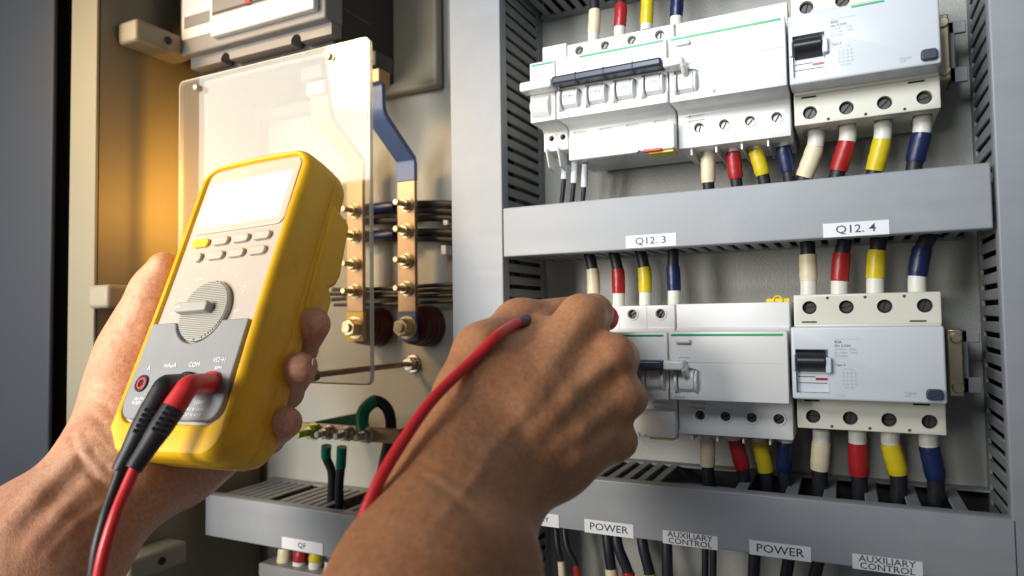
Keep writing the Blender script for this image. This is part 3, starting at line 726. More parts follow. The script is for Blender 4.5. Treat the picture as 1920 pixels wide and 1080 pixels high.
for i, (z, x0, r) in enumerate(((100, -405, 3.2), (94, -400, 2.6), (88, -408, 3.0), (76, -402, 3.3), (70, -399, 2.6), (28, -420, 1.8), (24, -425, 1.8), (19, -421, 1.9), (14, -418, 1.6))):
    lab = ('top', 'second', 'third', 'fourth', 'fifth', 'sixth', 'seventh', 'eighth', 'lowest')[i] + ' black wire from the top running behind the busbars to the duct'
    dz = -7 if z > 60 else 1
    o = MB().tube(smooth_path([(x0, -16, z), (-365 + 5 * math.sin(i), -13, z + 1.5 * math.sin(i * 2)), (-310, -12, z + dz * .4), (-250, -10, z + dz * 1.5)], 8), r, 10).build('wire', 'rubber')
    tag(o, lab, 'wire', 'black wires behind the busbars')
for (px, py, lab) in ((718, 388, 'upper'), (718, 441, 'lower')):
    q = P(px, py, -24); o = MB().tube([q + Vector((-12, 0, 0)), q + Vector((-7, 0, 0)), q + Vector((7, 0, 0)), q + Vector((12, 0, 0))], [3, 4.2, 4.2, 3], 14).build('cable_lug', 'sl_blue')
    tag(o, lab + ' dark blue lug sleeve between the two busbars', 'cable lug', 'blue lug sleeves')
for (px, py, lab) in ((842, 415, 'upper'), (838, 470, 'lower')):
    q = P(px, py, -8); o = MB().box(q.x - 2.5, q.x + 2.5, -14, -2, q.z - 4, q.z + 4).build('cable_clip', 'paper', bevel=.8)
    tag(o, lab + ' small white cable clip at the edge of the vertical duct', 'clip', 'white cable clips')

# clear pane on stand-offs
xp0 = P(340, 150, -120).x; xp1 = P(697, 400, -120).x; zp1 = P(692, 70, -120).z; zp0 = P(703, 722, -120).z
pn = thing('clear_pane', 'clear acrylic guard pane reflecting a bright window, behind the meter', 'guard pane', ((xp0 + xp1) / 2, -120, zp0))
MB().prism_y(rrect(xp0, xp1, zp0, zp1, 5), -121.4, -118.6).build('sheet', 'acrylic', pn, smooth=False)
e_ = MB(); o_ = rrect(xp0 - .25, xp1 + .25, zp0 - .25, zp1 + .25, 5.2); i_ = rrect(xp0 + .8, xp1 - .8, zp0 + .8, zp1 - .8, 4.4)
n = len(o_); vs = [(a, y, b) for y in (-121.7, -118.3) for (a, b) in o_] + [(a, y, b) for y in (-121.7, -118.3) for (a, b) in i_]
fs = []
for k in range(n):
    j = (k + 1) % n
    fs += [(k, j, n + j, n + k), (2 * n + k, 3 * n + k, 3 * n + j, 2 * n + j), (k, 2 * n + k, 2 * n + j, j), (n + k, n + j, 3 * n + j, 3 * n + k)]
e_.add(vs, fs).build('edge', 'acrylic_edge', pn)
for (px, py) in ((371, 165), (619, 107)):
    q = P(px, py, -121.5); MB().cyl((q.x, -124.5, q.z), (q.x, -121.5, q.z), 2.6).build('pane_screw', 'steel', pn, bevel=.6)
q = P(596, 703, -121); zr_ = -38.6; xr_ = q.x
rod = thing('standoff_rod', 'long threaded brass rod holding the lower corner of the clear pane', 'rod', (-344, 0, zr_))
xr = -344.0
yfr = -118
MB().cyl((xr, -2, zr_), (xr, yfr - 8, zr_), 2.3).build('rod', 'copper', rod)
n1 = MB(); hexa(n1, Vector((xr, 0, zr_)), 6, -9, -2); n1.ring((xr, -.2, zr_), 8, 5, 1.6); n1.build('base_nut', 'steel', rod, bevel=.5)
n2 = MB(); hexa(n2, Vector((xr, 0, zr_)), 5.2, -128, -122); n2.cyl((xr, -131, zr_), (xr, -128, zr_), 4.2); n2.build('front_nut', 'steel', rod, bevel=.6)

# earth bar
ye = -62
pa = P(560, 812, ye); pb = P(752, 812, ye); zc = (pa.z + pb.z) / 2 + .5
eb = thing('earth_bar', 'small horizontal copper earth bar with four bolts and green brackets', 'earth bar', ((pa.x + pb.x) / 2, 0, zc))
MB().box(pa.x, pb.x, ye - 2, ye + 1, zc - 5.8, zc + 5.8).build('bar', 'copper', eb, bevel=.5)
MB().box(pb.x - 3, pb.x - .2, ye + 1.1, -.5, zc - 5.6, zc + 5.6).build('bracket', 'sl_green', eb, bevel=.4)
MB().box(pa.x + 10, pa.x + 13, ye + 1.1, -.5, zc - 5.6, zc + 5.6).build('bracket', 'sl_green', eb, bevel=.4)
for (px, py) in ((590, 812), (617, 818), (652, 822), (690, 826)):
    c = P(px, py, ye - 2); c.z = zc - .5
    bolt(eb, c, ye - 2.1, 20 if px == 590 else 15, 1.0 if px > 590 else 1.15, 'brass_green' if px == 590 else 'steel')
def tubewire(label, knots, r, colr, i2):
    pts = [P(*k) for k in knots]; full = smooth_path(pts, 8)
    t = thing('wire', label, 'wire', pts[0], 'earth wires with green sleeves')
    MB().tube(full[:i2 * 8 + 1], r * 1.15, 18).build('sleeve', COLR[colr][0], t); MB().tube(full[i2 * 8 - 2:], r, 16).build('sheath', 'rubber', t)
tubewire('left of two green sleeved wires hanging from the earth bar', [(612, 836, -58), (612, 858, -56), (622, 885, -52), (622, 925, -48), (618, 960, -44)], 3.6, 'g', 1)
tubewire('right of two green sleeved wires hanging from the earth bar', [(641, 838, -60), (639, 876, -58), (636, 910, -56), (636, 945, -52), (632, 975, -46)], 3.6, 'g', 1)
tubewire('thick green sleeved wire looping over the earth bar', [(683, 812, -64), (679, 790, -62), (684, 768, -58), (705, 752, -52), (727, 768, -46), (733, 806, -42), (722, 860, -40), (712, 915, -40), (705, 960, -40)], 4.5, 'g', 3)
MB_ = MB()
o = MB_.tube(smooth_path([P(745, 835, -40), P(738, 870, -38), P(728, 930, -38)], 8), 2.4, 10).build('wire', 'rubber'); tag(o, 'thin black wire beside the looping green sleeved wire', 'wire')

# bottom left device under the duct
bx0 = P(488, 1078, -60).x; bz = P(560, 1066, -60).z
dv2 = thing('circuit_breaker', 'grey breaker top just visible at the bottom edge below the QF sticker', 'circuit breaker', (bx0 + 60, 0, bz - 60))
MB().box(bx0, bx0 + 120, -62, -4, bz - 80, bz - 1).build('housing', 'mccb_grey', dv2, bevel=1)
for c, px in zip('wryb', (530, 561, 591, 621)):
    q = P(px, 1058, -50)
    wire(COLR[c][1] + ' sleeved wire below the bottom left duct', G, c, [(px, 1076, -50), (px + 1, 1052 if c != 'w' else 1068, -50), (px + 5, 1028, -48), (px + 6, 990, -44), (px + 8, 960, -40)], 6.0)
for i, px in enumerate((340, 358, 374)):
    o = MB().tube(smooth_path([P(px + 4, 820, -60), P(px - 2, 920, -64), P(px - 4, 1000, -62), P(px - 10, 1120, -60)], 8), (7, 8, 6)[i], 12).build('cable', 'rubber')
    tag(o, ('left', 'middle', 'right')[i] + ' of three thick black cables hanging below the left hand', 'cable', 'thick black cables at bottom left')

# ------------------------------------------------------------------ multimeter
MR = Matrix(((0.99938474, 0.0217054, -0.0275503), (-0.00918614, 0.92006964, 0.39164712), (0.03384905, -0.39115307, 0.91970295)))
MT = Vector((-347.142, -206.137, 18.538))
meter = thing('multimeter', 'yellow handheld digital multimeter held up in the left hand', 'multimeter', mw=Matrix.Translation(MT * S) @ MR.to_4x4())
def ML(x, y, z): return MR @ Vector((x, y, z)) + MT
def loft(rings, cap0=False, cap1=True):
    m = MB(); n = len(rings[0][1]); vs = []
    for (y, pts) in rings: vs += [(a, y, b) for a, b in pts]
    fs = [(i * n + k, i * n + (k + 1) % n, (i + 1) * n + (k + 1) % n, (i + 1) * n + k) for i in range(len(rings) - 1) for k in range(n)]
    if cap0: fs.append(tuple(range(n)))
    if cap1: fs.append(tuple(range(len(rings) * n - 1, (len(rings) - 1) * n - 1, -1)))
    return m.add(vs, fs)
def outline(gr, top=100, bot=-101, w_=49.0, n=12, rt=15, rb=17, arch=3.0, panel=False):
    pts = rrect(-w_ - gr, w_ + gr, bot - gr, top + gr, (max(rb + gr, 3), max(rt + gr, 3), max(rt + gr, 3), max(rb + gr, 3)), n)
    # subdivide long runs so that the sides can bow
    out = []
    for i in range(len(pts)):
        a, b = pts[i], pts[(i + 1) % len(pts)]; L = math.hypot(b[0] - a[0], b[1] - a[1]); k = max(1, int(L / 8))
        if L > 15: k = 12
        else: k = 1
        for j in range(k): out.append((a[0] + (b[0] - a[0]) * j / k, a[1] + (b[1] - a[1]) * j / k))
    res = []
    for (x, z) in out:
        zz = z
        if z > 0: zz = z - arch * (abs(x) / w_) ** 2 * (z / top)
        xx = x * (1 - 0.018 * math.cos(z / 100 * math.pi * .9))
        res.append((xx, zz))
    return res
def inner(gr): return outline(gr, top=94, bot=-82, w_=42.6, rt=9, rb=11, arch=1.5)
rings = [(1.5, inner(0)), (-1.0, inner(0.2)), (-2.6, inner(1.0)), (-3.3, inner(2.2)), (-3.0, outline(-3.2)), (-1.8, outline(-1.8)), (0.6, outline(-.6)), (4.5, outline(0)),
         (14, outline(.4)), (22, outline(0.2)), (22.8, outline(-.3)), (23.6, outline(0.1)), (30, outline(-.6)), (36, outline(-3)), (40, outline(-6.5)), (42, outline(-12))]
loft(rings).build('holster', 'yellow', meter)
# folding stand and probe holder at the back
st = MB()
st.prism([(26, 72), (45, 66), (49, 30), (47, 22), (42, 18), (47, 12), (47, -2), (40, -8), (28, -2)], 30, 50.5)
st.prism([(26, 72), (45, 66), (49, 30), (47, 22), (42, 18), (47, 12), (47, -2), (40, -8), (28, -2)], -50.5, -30)
st.prism([(34, 60), (44, 56), (44, 0), (34, 0)], -30.2, 30.2)
st.build('tilt_stand', 'yellow', meter, bevel=3, seg=4)
loft([(1.4, inner(0.4)), (-.4, inner(0.1))][::-1], cap0=True).build('face', 'panel_light', meter)
# display
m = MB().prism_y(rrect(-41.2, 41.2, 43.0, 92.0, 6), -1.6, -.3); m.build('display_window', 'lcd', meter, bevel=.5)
MB().prism_y(rrect(-36.5, 36.5, 47.5, 82, 2), -1.85, -1.5).build('display_screen', 'lcd_glare', meter)
# lower dark panel with the round notch
zt, zc_, rn = -21.0, -13.6, 21.4
pp = [(-41.4, zt), (-41.4, -70)] + [(-41.4 + 10 * (1 - math.cos(a)), -70 - 10.6 * math.sin(a)) for a in [math.pi / 2 * k / 6 for k in range(1, 7)]]
pp += [(31.4, -80.6)] + [(41.4 - 10 * (1 - math.cos(a)), -70 - 10.6 * math.sin(a)) for a in [math.pi / 2 * k / 6 for k in range(5, -1, -1)]] + [(41.4, zt)]
a0 = math.asin((zt - zc_) / rn)
for k in range(21):
    a = a0 - (math.pi + 2 * a0) * k / 20 if False else a0 + (-math.pi - 2 * a0) * k / 20
    pp.append((rn * math.cos(a), zc_ + rn * math.sin(a)))
MB().prism_y(pp, -4.2, -.2).build('lower_panel', 'panel_dark', meter, bevel=.7)
# dial
dm = MB(); R = 19.3; K = 32
for k in range(K):
    za = -R + 2 * R * k / K; zb_ = za + 2 * R / K * .62
    xa_ = math.sqrt(max(R * R - max(abs(za), abs(zb_)) ** 2, 0.3))
    dm.box(-xa_, xa_, -4.3, -3.4, zc_ + za, zc_ + zb_)
dm.build('dial_grip', 'knob', meter)
MB().cyl((0, -3.5, zc_), (0, -.2, zc_), R + .5, 48).build('dial', 'knob', meter, bevel=.5)
kn = MB(); kn.prism_y(rrect(-18.5, 9.5, zc_ - 3.0, zc_ + 3.4, 2.2), -10, -3.6)
kn.build('dial_knob', 'knob', meter, bevel=1.1, seg=3)
MB().box(-18, -13, -10.2, -9.9, zc_ - .35, zc_ + .35).build('pointer', 'lettering', meter)
# buttons
for r_i, zz in enumerate((35.6, 25.2)):
    for k, x in enumerate((-27, -9, 9, 27)):
        mname = 'button_y' if (r_i == 0 and k == 0) else 'button'
        if r_i == 1 and k == 0: b = MB().prism_y(rrect(x - 1.5, x + 5.6, zz - 3.2, zz + 3.2, 3.1), -2.8, -.3)
        else: b = MB().prism_y(rrect(x - 7.4, x + 7.4, zz - 2.9, zz + 2.9, 2.8), -2.8, -.3)
        o = b.build('button', mname, meter, bevel=.8, seg=3)
        if mname == 'button_y': o['label'] = 'yellow button'
        elif not (r_i == 1 and k == 0): text('lettering', [['', 'MIN MAX', 'RANGE', 'HOLD'], ['', '\u266a))', 'REL \u0394', 'Hz %']][r_i][k], x, -2.95, zz, 2.4, 'lettering', meter)
for (s_, x, z, sz) in (('mV\u2393', -18, 9.5, 3.2), ('mV', -7, 13.5, 3), ('V\u2393', -25, -6, 3.4), ('\u03a9 )))', 4, 14.2, 3), ('\u2192|', 15, 9.5, 3), ('mA\nA', 25, 0, 3), ('\u00b5A', 25, -14, 3.4), ('OFF', -31, -13, 2.6), ('V~', -27, 4, 3.4)):
    text('lettering', s_, x, -.6, z, sz, 'lettering', meter)
text('lettering', 'PEAK', -31, -.6, -6.8, 2.4, 'bar_yellow', meter)
for (s_, x, z, sz, al) in (('A', -29, -50, 4, 'CENTER'), ('mA\u00b5A', -11, -48.5, 4, 'CENTER'), ('COM', 9.5, -48.5, 4, 'CENTER'), ('V\u03a9\u2192|', 29, -46, 4, 'CENTER'), ('RPM', 30, -50.8, 3, 'CENTER'), ('1000V', 20, -70.5, 3, 'LEFT'), ('CAT III 1000V', 14, -74.5, 2.6, 'LEFT'), ('CAT IV 600V', 14, -77.6, 2.6, 'LEFT'), ('10A MAX\nFUSED', -33, -70, 2.8, 'LEFT')):
    text('lettering', s_, x, -4.5, z, sz, 'lettering', meter, al)
for k, x in enumerate((-30.5, -10, 9.5, 29.5)):
    c = (x, -4.2, -59.5)
    jk = MB().ring(c, 5.2, 1.3, 1.2, 28).build('jack', 'black', meter, bevel=.3)
    if k in (0, 1, 3): MB().ring((x, -4.2, -59.5), 3.7, 1.3, 1.0, 28).build('jack_ring', 'red_pl', jk, bevel=.2)
    MB().cyl((x, -4.5, -59.5), (x, -3.9, -59.5), 3.8).build('jack_well', 'void', jk)

# ------------------------------------------------------------------ test leads plugged into the meter
def lead(label, jx, pix, colm, cable_m, knots, elbow_pix, red):
    j = ML(jx, -4.5, -59.5); out = ML(jx - 1, -22, -60.5)
    t = thing('test_lead', label, 'test lead', j, 'test leads plugged into the meter')
    e = PD(*elbow_pix); g = PD(*pix)
    dirv = (g - e).normalized(); toward = (Vector(EYE.tolist()) - e).normalized(); side = dirv.cross(toward).normalized(); toward = side.cross(dirv)
    hz = (e - j).normalized(); path = [j, e - hz * 3.5] + [e - hz * (3.5 * (1 - q) ** 2) + dirv * (3.5 * q * q) for q in (.2, .4, .6, .8, 1.0)] + [e + dirv * 10, e + dirv * 15]
    ra = [5.6, 5.5] + [5.4] * 5 + [5.6, 5.75]
    MB().tube(path, ra, 24).build('plug_elbow', colm, t)
    MB().tube([j - hz * .5, j + hz * 1.0, j + hz * 1.6], [6.6, 6.6, 5.9], 26).build('plug_collar', colm, t)
    MB().ring(tuple(Vector((0, 0, 0))), 1, .5, .1)
    L = (g - e).length
    pts = [e + dirv * (13.0 + (L - 13.0) * k / 12) for k in range(13)]
    rr = [5.8, 5.8, 5.7, 5.7, 5.6, 5.4, 5.1, 4.8, 4.6, 4.4, 4.3, 4.2, 4.0]
    MB().tube(pts, rr, 22).build('plug_body', 'rubber', t, bevel=.3)
    for k in range(5):
        a = e + dirv * (15.0 + 2.8 * k) + toward * (5.0 - .02 * k)
        MB().tube([a - side * 3.4, a - side * 3.2, a + side * 3.2, a + side * 3.4], [.5, .9, .9, .5], 10).build('grip_rib', 'rubber', t)
    MB().tube(smooth_path([g - dirv * 3] + [PD(*k) for k in knots], 10), 2.75, 16).build('cable', cable_m, t)
    return t
lead('black test lead with angled plug in the COM jack of the meter', 9.5, (224, 884, 340), 'rubber', 'rubber', [(212, 925, 335), (196, 975, 328), (181, 1035, 322), (172, 1110, 318)], (309, 722, 358), False)
lead('red test lead with angled red plug in the right jack of the meter', 29.5, (250, 880, 330), 'red_pl', 'red_cable', [(235, 920, 325), (215, 970, 318), (195, 1035, 312), (180, 1110, 308)], (354, 722, 350), True)

# ------------------------------------------------------------------ hands: implicit surfaces
def field(groups, X, Y, Z, feats=()):
    def cone(a, b, ra, rb):
        a = np.array(a, np.float32); b = np.array(b, np.float32); d = b - a; L2 = float(d @ d) + 1e-6
        t = ((X - a[0]) * d[0] + (Y - a[1]) * d[1] + (Z - a[2]) * d[2]) / np.float32(L2)
        t = np.clip(t, 0, 1)
        dx = X - a[0] - t * d[0]; dy = Y - a[1] - t * d[1]; dz = Z - a[2] - t * d[2]
        return np.sqrt(dx * dx + dy * dy + dz * dz) - (ra + (rb - ra) * t)
    def smin(f, g, k):
        hh = np.maximum(k - np.abs(f - g), 0) / k
        return np.minimum(f, g) - hh * hh * (k * .25)
    F = None
    for kin, kj, L in groups:
        G_ = None
        for q in L:
            c = cone(*q); G_ = c if G_ is None else smin(G_, c, kin)
        F = G_ if F is None else smin(F, G_, kj)
    # fine relief: each feature only touches its own neighbourhood
    for (a, b, amp, wid) in feats:
        a = np.array(a, np.float32); b = np.array(b, np.float32)
        if X.ndim == 3:
            m_ = wid * 3.0
            sl = tuple(slice(max(int((min(a[q], b[q]) - m_ - ax_.ravel()[0]) / H[0]), 0), max(int((max(a[q], b[q]) + m_ - ax_.ravel()[0]) / H[0]) + 2, 1)) for q, ax_ in enumerate((X, Y, Z)))
            xs, ys, zs = X[sl[0]], Y[:, sl[1]], Z[:, :, sl[2]]
        else: sl = Ellipsis; xs, ys, zs = X, Y, Z
        d = b - a; L2 = float(d @ d) + 1e-6
        t = np.clip(((xs - a[0]) * d[0] + (ys - a[1]) * d[1] + (zs - a[2]) * d[2]) / np.float32(L2), 0, 1)
        D2 = (xs - a[0] - t * d[0]) ** 2 + (ys - a[1] - t * d[1]) ** 2 + (zs - a[2] - t * d[2]) ** 2
        F[sl] -= amp * np.exp(-D2 / (wid * wid))
    return F
H = [1.6]
def surf(groups, px, py, off=0.0, d0=180, d1=520):
    "depth of the body's surface under the photo pixel"
    ds = np.arange(d0, d1, .5, dtype=np.float32); r = ray(px, py)
    F = field(groups, EYE[0] + r[0] * ds, EYE[1] + r[1] * ds, EYE[2] + r[2] * ds)
    k = np.argmax(F < 0)
    return PD(px, py, float(ds[k]) + off) if F[k] < 0 else None
def relief(groups, lines):
    "lines: (amp mm, width mm, [(px, py), ...]) traced on the surface; positive raises, negative creases"
    out = []
    for amp, wid, pl_ in lines:
        q = [surf(groups, *p) for p in pl_]
        q = [p for p in q if p is not None]
        n_ = len(q) - 1
        for k in range(n_):
            f = 1.0 if n_ < 2 else .55 + .45 * math.sin(math.pi * (k + .5) / n_)
            out.append((q[k], q[k + 1], amp * f * .75, wid))
    return out
def sdf_mesh(groups, h=1.6, feats=()):
    H[0] = h
    pts = np.array([list(p) for _, _, L in groups for (a, b, ra, rb) in L for p in (a, b)])
    rm = max(max(ra, rb) for _, _, L in groups for (a, b, ra, rb) in L) + 6
    lo = pts.min(0) - rm; hi = pts.max(0) + rm
    n = np.ceil((hi - lo) / h).astype(int) + 1
    X = (lo[0] + h * np.arange(n[0]))[:, None, None].astype(np.float32); Y = (lo[1] + h * np.arange(n[1]))[None, :, None].astype(np.float32); Z = (lo[2] + h * np.arange(n[2]))[None, None, :].astype(np.float32)
    F = field(groups, X, Y, Z, feats)
    s = F < 0
    cells = np.zeros(tuple(n - 1), bool); cnt = np.zeros(tuple(n - 1), np.float32); acc = np.zeros((3, *(n - 1)), np.float32)
    for ax in range(3):
        sl0 = [slice(None)] * 3; sl1 = [slice(None)] * 3; sl0[ax] = slice(0, -1); sl1[ax] = slice(1, None)
        A = F[tuple(sl0)]; B = F[tuple(sl1)]; cr = (A < 0) != (B < 0)
        idx = np.argwhere(cr); fa = A[cr]; fb = B[cr]; tt_ = fa / (fa - fb)
        pos = idx.astype(np.float32); pos[:, ax] += tt_
        o1, o2 = [q for q in range(3) if q != ax]
        for d1 in (0, -1):
            for d2 in (0, -1):
                ci = idx.copy(); ci[:, o1] += d1; ci[:, o2] += d2
                ok = (ci[:, o1] >= 0) & (ci[:, o2] >= 0) & (ci[:, o1] < n[o1] - 1) & (ci[:, o2] < n[o2] - 1) & (ci[:, ax] < n[ax] - 1)
                cc = ci[ok]; key = tuple(cc.T)
                np.add.at(cnt, key, 1)
                for q in range(3): np.add.at(acc[q], key, pos[ok][:, q])
    act = cnt > 0; ids = -np.ones(cnt.shape, int); ids[act] = np.arange(act.sum())
    V = np.stack([acc[q][act] / cnt[act] for q in range(3)], 1) * h + lo
    faces = []
    for ax in range(3):
        sl0 = [slice(None)] * 3; sl1 = [slice(None)] * 3; sl0[ax] = slice(0, -1); sl1[ax] = slice(1, None)
        A = F[tuple(sl0)]; B = F[tuple(sl1)]; idx = np.argwhere((A < 0) != (B < 0)); neg = (A < 0)[tuple(idx.T)]
        o1, o2 = [(1, 2), (2, 0), (0, 1)][ax]
        ok = (idx[:, o1] > 0) & (idx[:, o2] > 0) & (idx[:, o1] < n[o1] - 1) & (idx[:, o2] < n[o2] - 1)
        idx = idx[ok]; neg = neg[ok]
        q = []
        for (d1, d2) in ((-1, -1), (0, -1), (0, 0), (-1, 0)):
            ci = idx.copy(); ci[:, o1] += d1; ci[:, o2] += d2; q.append(ids[tuple(ci.T)])
        q = np.stack(q, 1); q[~neg] = q[~neg][:, ::-1]; faces.append(q)
    return V, np.concatenate(faces)
def hand_obj(label, base, groups, m, h, feats=()):
    V, Fc = sdf_mesh(groups, h, feats)
    base = Vector(base)
    me = bpy.data.meshes.new('hand')
    W = (V - np.array(base)) * S
    me.vertices.add(len(W)); me.vertices.foreach_set('co', W.astype(np.float32).ravel())
    me.loops.add(len(Fc) * 4); me.loops.foreach_set('vertex_index', Fc.astype(np.int32).ravel())
    me.polygons.add(len(Fc)); me.polygons.foreach_set('loop_start', np.arange(0, len(Fc) * 4, 4, dtype=np.int32))
    me.update(calc_edges=True); me.validate()
    me.polygons.foreach_set('use_smooth', [True] * len(me.polygons))
    o = bpy.data.objects.new('hand', me); COL.objects.link(o); o.location = base * S
    me.materials.append(MATS[m])
    sm = o.modifiers.new('s', 'SMOOTH'); sm.factor = 0.5; sm.iterations = 1
    BASE[o.name] = base
    return tag(o, label, 'hand')
def J(*k): return PD(*k[:3])
def chain(*ks): return [(J(*a), J(*b), a[3], b[3]) for a, b in zip(ks[:-1], ks[1:])]

# right hand: (px, py, distance, radius)
fore = chain((712, 1190, 248, 23), (748, 1120, 264, 22.5), (812, 915, 300, 20)) + chain((850, 1200, 244, 23), (882, 1110, 264, 21), (918, 985, 298, 17)) + chain((790, 1190, 246, 28), (820, 1100, 268, 27), (868, 930, 306, 20))
mcs = chain((862, 900, 310, 17), (960, 760, 335, 16), (1088, 600, 368, 12)) + chain((885, 915, 309, 17), (1020, 785, 336, 15.5), (1144, 672, 358, 11)) + \
      chain((905, 930, 310, 17), (1045, 835, 336, 15), (1158, 752, 355, 11.0)) + chain((922, 950, 312, 17), (1045, 872, 336, 14), (1145, 826, 357, 10.5))
web = chain((850, 850, 318, 19), (930, 720, 350, 17), (1010, 650, 372, 13)) + chain((880, 850, 335, 21), (1080, 740, 380, 18))
thumb = chain((828, 862, 312, 17), (880, 735, 335, 15), (908, 664, 350, 14.5)) + chain((908, 664, 350, 14.5), (975, 608, 382, 12.5), (1085, 585, 412, 10))
fill = chain((1085, 640, 392, 15), (1115, 700, 386, 17), (1120, 760, 384, 17), (1095, 815, 380, 15))
f2 = chain((1092, 594, 368, 12.0), (1112, 588, 390, 10.5), (1112, 612, 408, 9)) + chain((1112, 612, 408, 9), (1095, 645, 414, 8))
f3 = chain((1150, 668, 358, 11.5), (1160, 672, 378, 10.5), (1160, 690, 400, 9.5)) + chain((1160, 690, 400, 9.5), (1115, 700, 414, 8.5))
f4 = chain((1168, 742, 356, 11.5), (1175, 746, 376, 10.5), (1168, 760, 398, 9.5)) + chain((1168, 760, 398, 9.5), (1120, 760, 410, 8.5))
f5 = chain((1152, 824, 358, 10.5), (1158, 826, 374, 9.8), (1150, 832, 392, 8.5)) + chain((1150, 832, 392, 8.5), (1105, 815, 404, 8))
rg = [(24, 16, fore), (11, 18, mcs), (14, 12, web), (10, 9, thumb), (8, 8, fill), (5, 6, f2), (5, 6, f3), (5, 6, f4), (5, 6, f5)]
rl = [(2.3, 5.0, [(985, 760), (1030, 690), (1082, 608)]), (2.4, 4.8, [(1005, 815), (1070, 745), (1145, 672)]), (2.2, 4.5, [(1020, 862), (1095, 808), (1158, 750)]), (1.5, 4.5, [(1000, 905), (1080, 862), (1140, 828)]),
      (-1.2, 6.0, [(1040, 740), (1085, 690), (1125, 632)]), (-1.2, 6.0, [(1060, 795), (1110, 750), (1152, 708)]), (-1.0, 5.5, [(1065, 845), (1110, 818), (1155, 788)]),
      (.8, 2.6, [(890, 900), (915, 850), (950, 810), (985, 778), (1020, 738), (1050, 705), (1075, 680)]), (0.9, 2.0, [(870, 930), (905, 880)]), (0.6, 2.2, [(960, 802), (1000, 800), (1040, 786), (1090, 770)]), (.6, 2.6, [(800, 1010), (840, 960), (890, 900)]),
      (4.0, 11, [(968, 985), (975, 1000)]), (-1.3, 2.2, [(925, 628), (960, 606), (1000, 588), (1035, 566)]), (1.5, 6, [(890, 655), (905, 640)]),
      (-.5, 1.6, [(1068, 580), (1085, 566), (1108, 562)]), (-.5, 1.6, [(1062, 600), (1080, 588), (1105, 582)]), (-.5, 1.6, [(1130, 650), (1150, 645), (1168, 652)]), (-.5, 1.6, [(1145, 730), (1165, 724), (1182, 730)]), (-.45, 1.5, [(1125, 812), (1145, 806), (1162, 810)]),
      (-.7, 1.8, [(770, 880), (815, 905), (865, 945), (905, 985)]), (-.5, 1.5, [(790, 868), (840, 890), (885, 925)]), (-.5, 1.6, [(860, 700), (890, 705), (930, 695)]), (-.45, 1.6, [(842, 740), (880, 745), (915, 738)]),
      (2.0, 8, [(1090, 590), (1096, 590)]), (2.0, 7, [(1154, 668), (1160, 670)]), (2.0, 7, [(1170, 744), (1176, 746)]), (1.6, 6, [(1152, 822), (1158, 824)])]
rh = hand_obj('tanned right hand gripping a test probe at the lower breakers, seen from the back', J(860, 960, 300), rg, 'skin_back', 1.45, relief(rg, rl))

# left hand
l_fore = chain((-190, 1190, 330, 30), (40, 1030, 372, 26), (170, 905, 404, 21)) + chain((-120, 1300, 330, 30), (95, 1085, 368, 24), (250, 925, 408, 20)) + chain((-150, 1240, 330, 34), (70, 1050, 374, 30), (205, 900, 410, 24))
l_palm = chain((205, 880, 418, 24), (232, 800, 440, 24), (248, 715, 456, 23), (262, 650, 462, 20)) + chain((250, 885, 425, 23), (330, 835, 452, 24), (390, 815, 462, 21)) + \
         chain((225, 850, 430, 25), (330, 740, 480, 24), (420, 620, 500, 20)) + chain((300, 860, 440, 22), (410, 700, 490, 22)) + chain((262, 895, 430, 22), (330, 868, 448, 23), (398, 838, 462, 19))
l_thumb = chain((262, 650, 462, 20), (276, 590, 462, 15.5), (290, 545, 460, 13.5), (308, 502, 458, 10.6))
l_f2 = chain((430, 600, 500, 12), (550, 565, 480, 10.5), (588, 530, 450, 9.4))
l_f3 = chain((440, 680, 495, 12), (560, 655, 455, 11.2), (586, 608, 424, 11))
l_f4 = chain((430, 760, 480, 12), (535, 735, 440, 10.5), (560, 692, 405, 10.3))
l_f5 = chain((400, 820, 462, 12), (500, 820, 425, 10), (536, 792, 394, 9.3))
lg = [(24, 16, l_fore), (20, 20, l_palm), (10, 18, l_thumb), (6, 5, l_f2), (6, 3, l_f3), (6, 3, l_f4), (6, 3, l_f5)]
ll = [(-1.5, 2.2, [(134, 815), (150, 858), (176, 893), (205, 915)]), (-1.2, 2.0, [(158, 812), (176, 848), (200, 876), (222, 892)]), (-.8, 1.8, [(178, 815), (198, 845), (214, 862)]),
      (-.9, 2.0, [(166, 772), (190, 792), (208, 828)]), (-.8, 2.0, [(175, 705), (200, 692), (226, 690)]), (-.7, 1.8, [(180, 730), (205, 735), (225, 750)]), (-.7, 1.8, [(172, 750), (200, 762), (218, 790)]),
      (-1.0, 1.8, [(246, 560), (275, 566), (308, 570)]), (-.5, 1.6, [(250, 570), (276, 575), (300, 578)]), (-.9, 2.0, [(222, 618), (255, 612), (290, 622)]), (-.6, 1.6, [(215, 640), (245, 640), (275, 650)]),
      (2.4, 6, [(20, 985), (70, 930), (118, 882), (150, 850)]), (1.8, 5, [(60, 1020), (110, 962), (165, 905)]), (-1.6, 6, [(40, 1000), (95, 945), (150, 885)]),
      (1.0, 2.2, [(90, 1040), (140, 985), (190, 950), (230, 940)]), (-1.2, 2.4, [(238, 930), (262, 950), (300, 945)]), (-.8, 2.0, [(250, 915), (285, 925), (330, 915)]), (2.5, 14, [(205, 700), (215, 730)]), (-.5, 1.6, [(545, 668), (556, 664), (568, 668)]), (-.5, 1.6, [(572, 590), (584, 586), (596, 590)])]
lh = hand_obj('left hand with upright thumb holding the yellow multimeter from behind', J(200, 880, 410), lg, 'skin_palm', 1.5, relief(lg, ll))
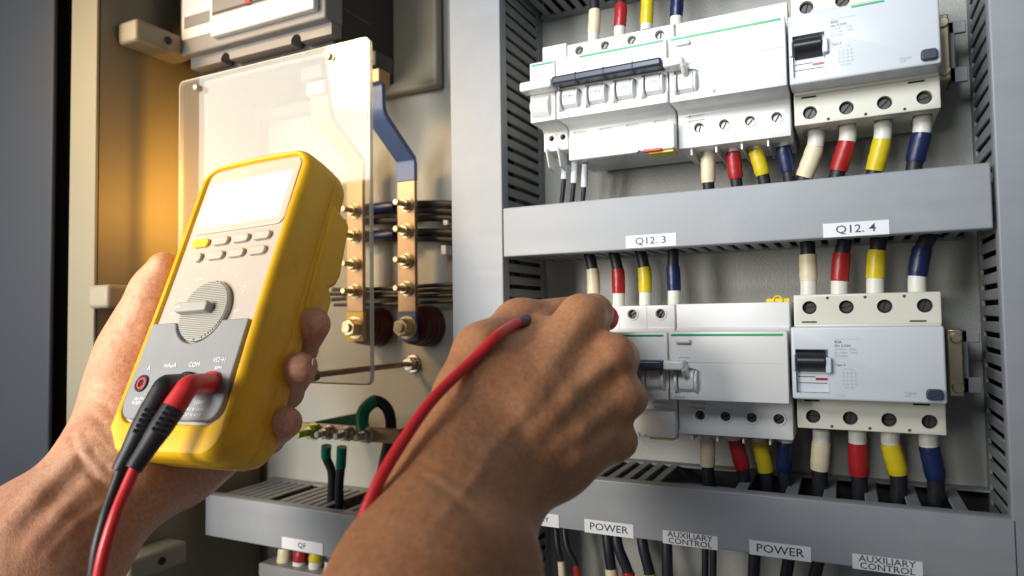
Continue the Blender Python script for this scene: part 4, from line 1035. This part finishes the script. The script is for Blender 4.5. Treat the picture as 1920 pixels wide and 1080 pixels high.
def nail(hand, c, nrm, up, a, b, label):
    c, nrm, up = Vector(c), Vector(nrm).normalized(), Vector(up).normalized(); sd = nrm.cross(up).normalized(); up = sd.cross(nrm)
    m = MB(); n = 16; rings = []
    for (s_, hgt) in ((1.0, -.8), (1.0, 0), (.8, .45), (.45, .75), (.02, .85)):
        for k in range(n):
            t = 2 * math.pi * k / n; ca, sa = math.cos(t), math.sin(t)
            ca = abs(ca) ** .8 * (1 if ca > 0 else -1); sa = abs(sa) ** .8 * (1 if sa > 0 else -1)
            m.v.append(tuple(c + sd * (ca * a * s_) + up * (sa * b * s_) + nrm * hgt))
    for i in range(4):
        for k in range(n): m.f.append((i * n + k, i * n + (k + 1) % n, (i + 1) * n + (k + 1) % n, (i + 1) * n + k))
    m.build('fingernail', 'nail', hand)
vr = Vector(RC[:, 0].tolist()); vf = Vector(RC[:, 1].tolist()); vu = Vector(RC[:, 2].tolist())
nail(lh, J(562, 690, 405) + (vr * 1.0 - vf * .1).normalized() * 9.5 + vu * 2.0, vr * 1.0 - vf * .1, vu * 1 - vf * .6, 3.0, 4.4, '')
nail(lh, J(536, 792, 394) + (vr * 1 - vf * .35).normalized() * 8.6 + vu * 1.5, vr * 1 - vf * .35, vu * 1 - vf * .6, 3.0, 4.0, '')

# ------------------------------------------------------------------ probe in the right hand
pr = thing('test_probe', 'red test probe with its red cable running over the right hand', 'test probe', J(985, 601, 360))
def sp(px, py, off): return surf(rg, px, py, off)
MB().tube([sp(972, 607, -2.2), sp(982, 603, -.6), sp(991, 601, 10), J(1060, 598, 402), J(1125, 596, 409)], [3.0, 3.3, 3.6, 4.4, 5.0], 18).build('strain_relief', 'slate', pr)
MB().tube([J(1118, 597, 405), J(1130, 597, 411), J(1140, 596, 415), J(1146, 596, 418)], [5.5, 7.6, 7.6, 5.0], 24).build('finger_guard', 'red_pl', pr)
MB().tube([J(1146, 596, 418), J(1158, 594, 431)], [1.6, 1.0], 12).build('tip', 'steel', pr)
MB().tube(smooth_path([sp(978, 604, -1.6), sp(962, 609, -3.5), sp(930, 632, -4), sp(885, 676, -3.6), J(812, 748, 303), J(757, 825, 288), J(712, 900, 277), J(680, 975, 270), J(660, 1035, 264), J(645, 1110, 258)], 10), 2.65, 18).build('cable', 'red_cable', pr)

# lettering to mesh
dg = bpy.context.evaluated_depsgraph_get(); dg.update()
for o in [q for q in COL.objects if q.type == 'FONT']:
    me = bpy.data.meshes.new_from_object(o.evaluated_get(dg))
    nm = o.name; o.name = 'old'
    n = bpy.data.objects.new(nm, me); COL.objects.link(n)
    n.parent = o.parent; n.location = o.location; n.rotation_euler = o.rotation_euler; n.scale = o.scale
    bpy.data.objects.remove(o)
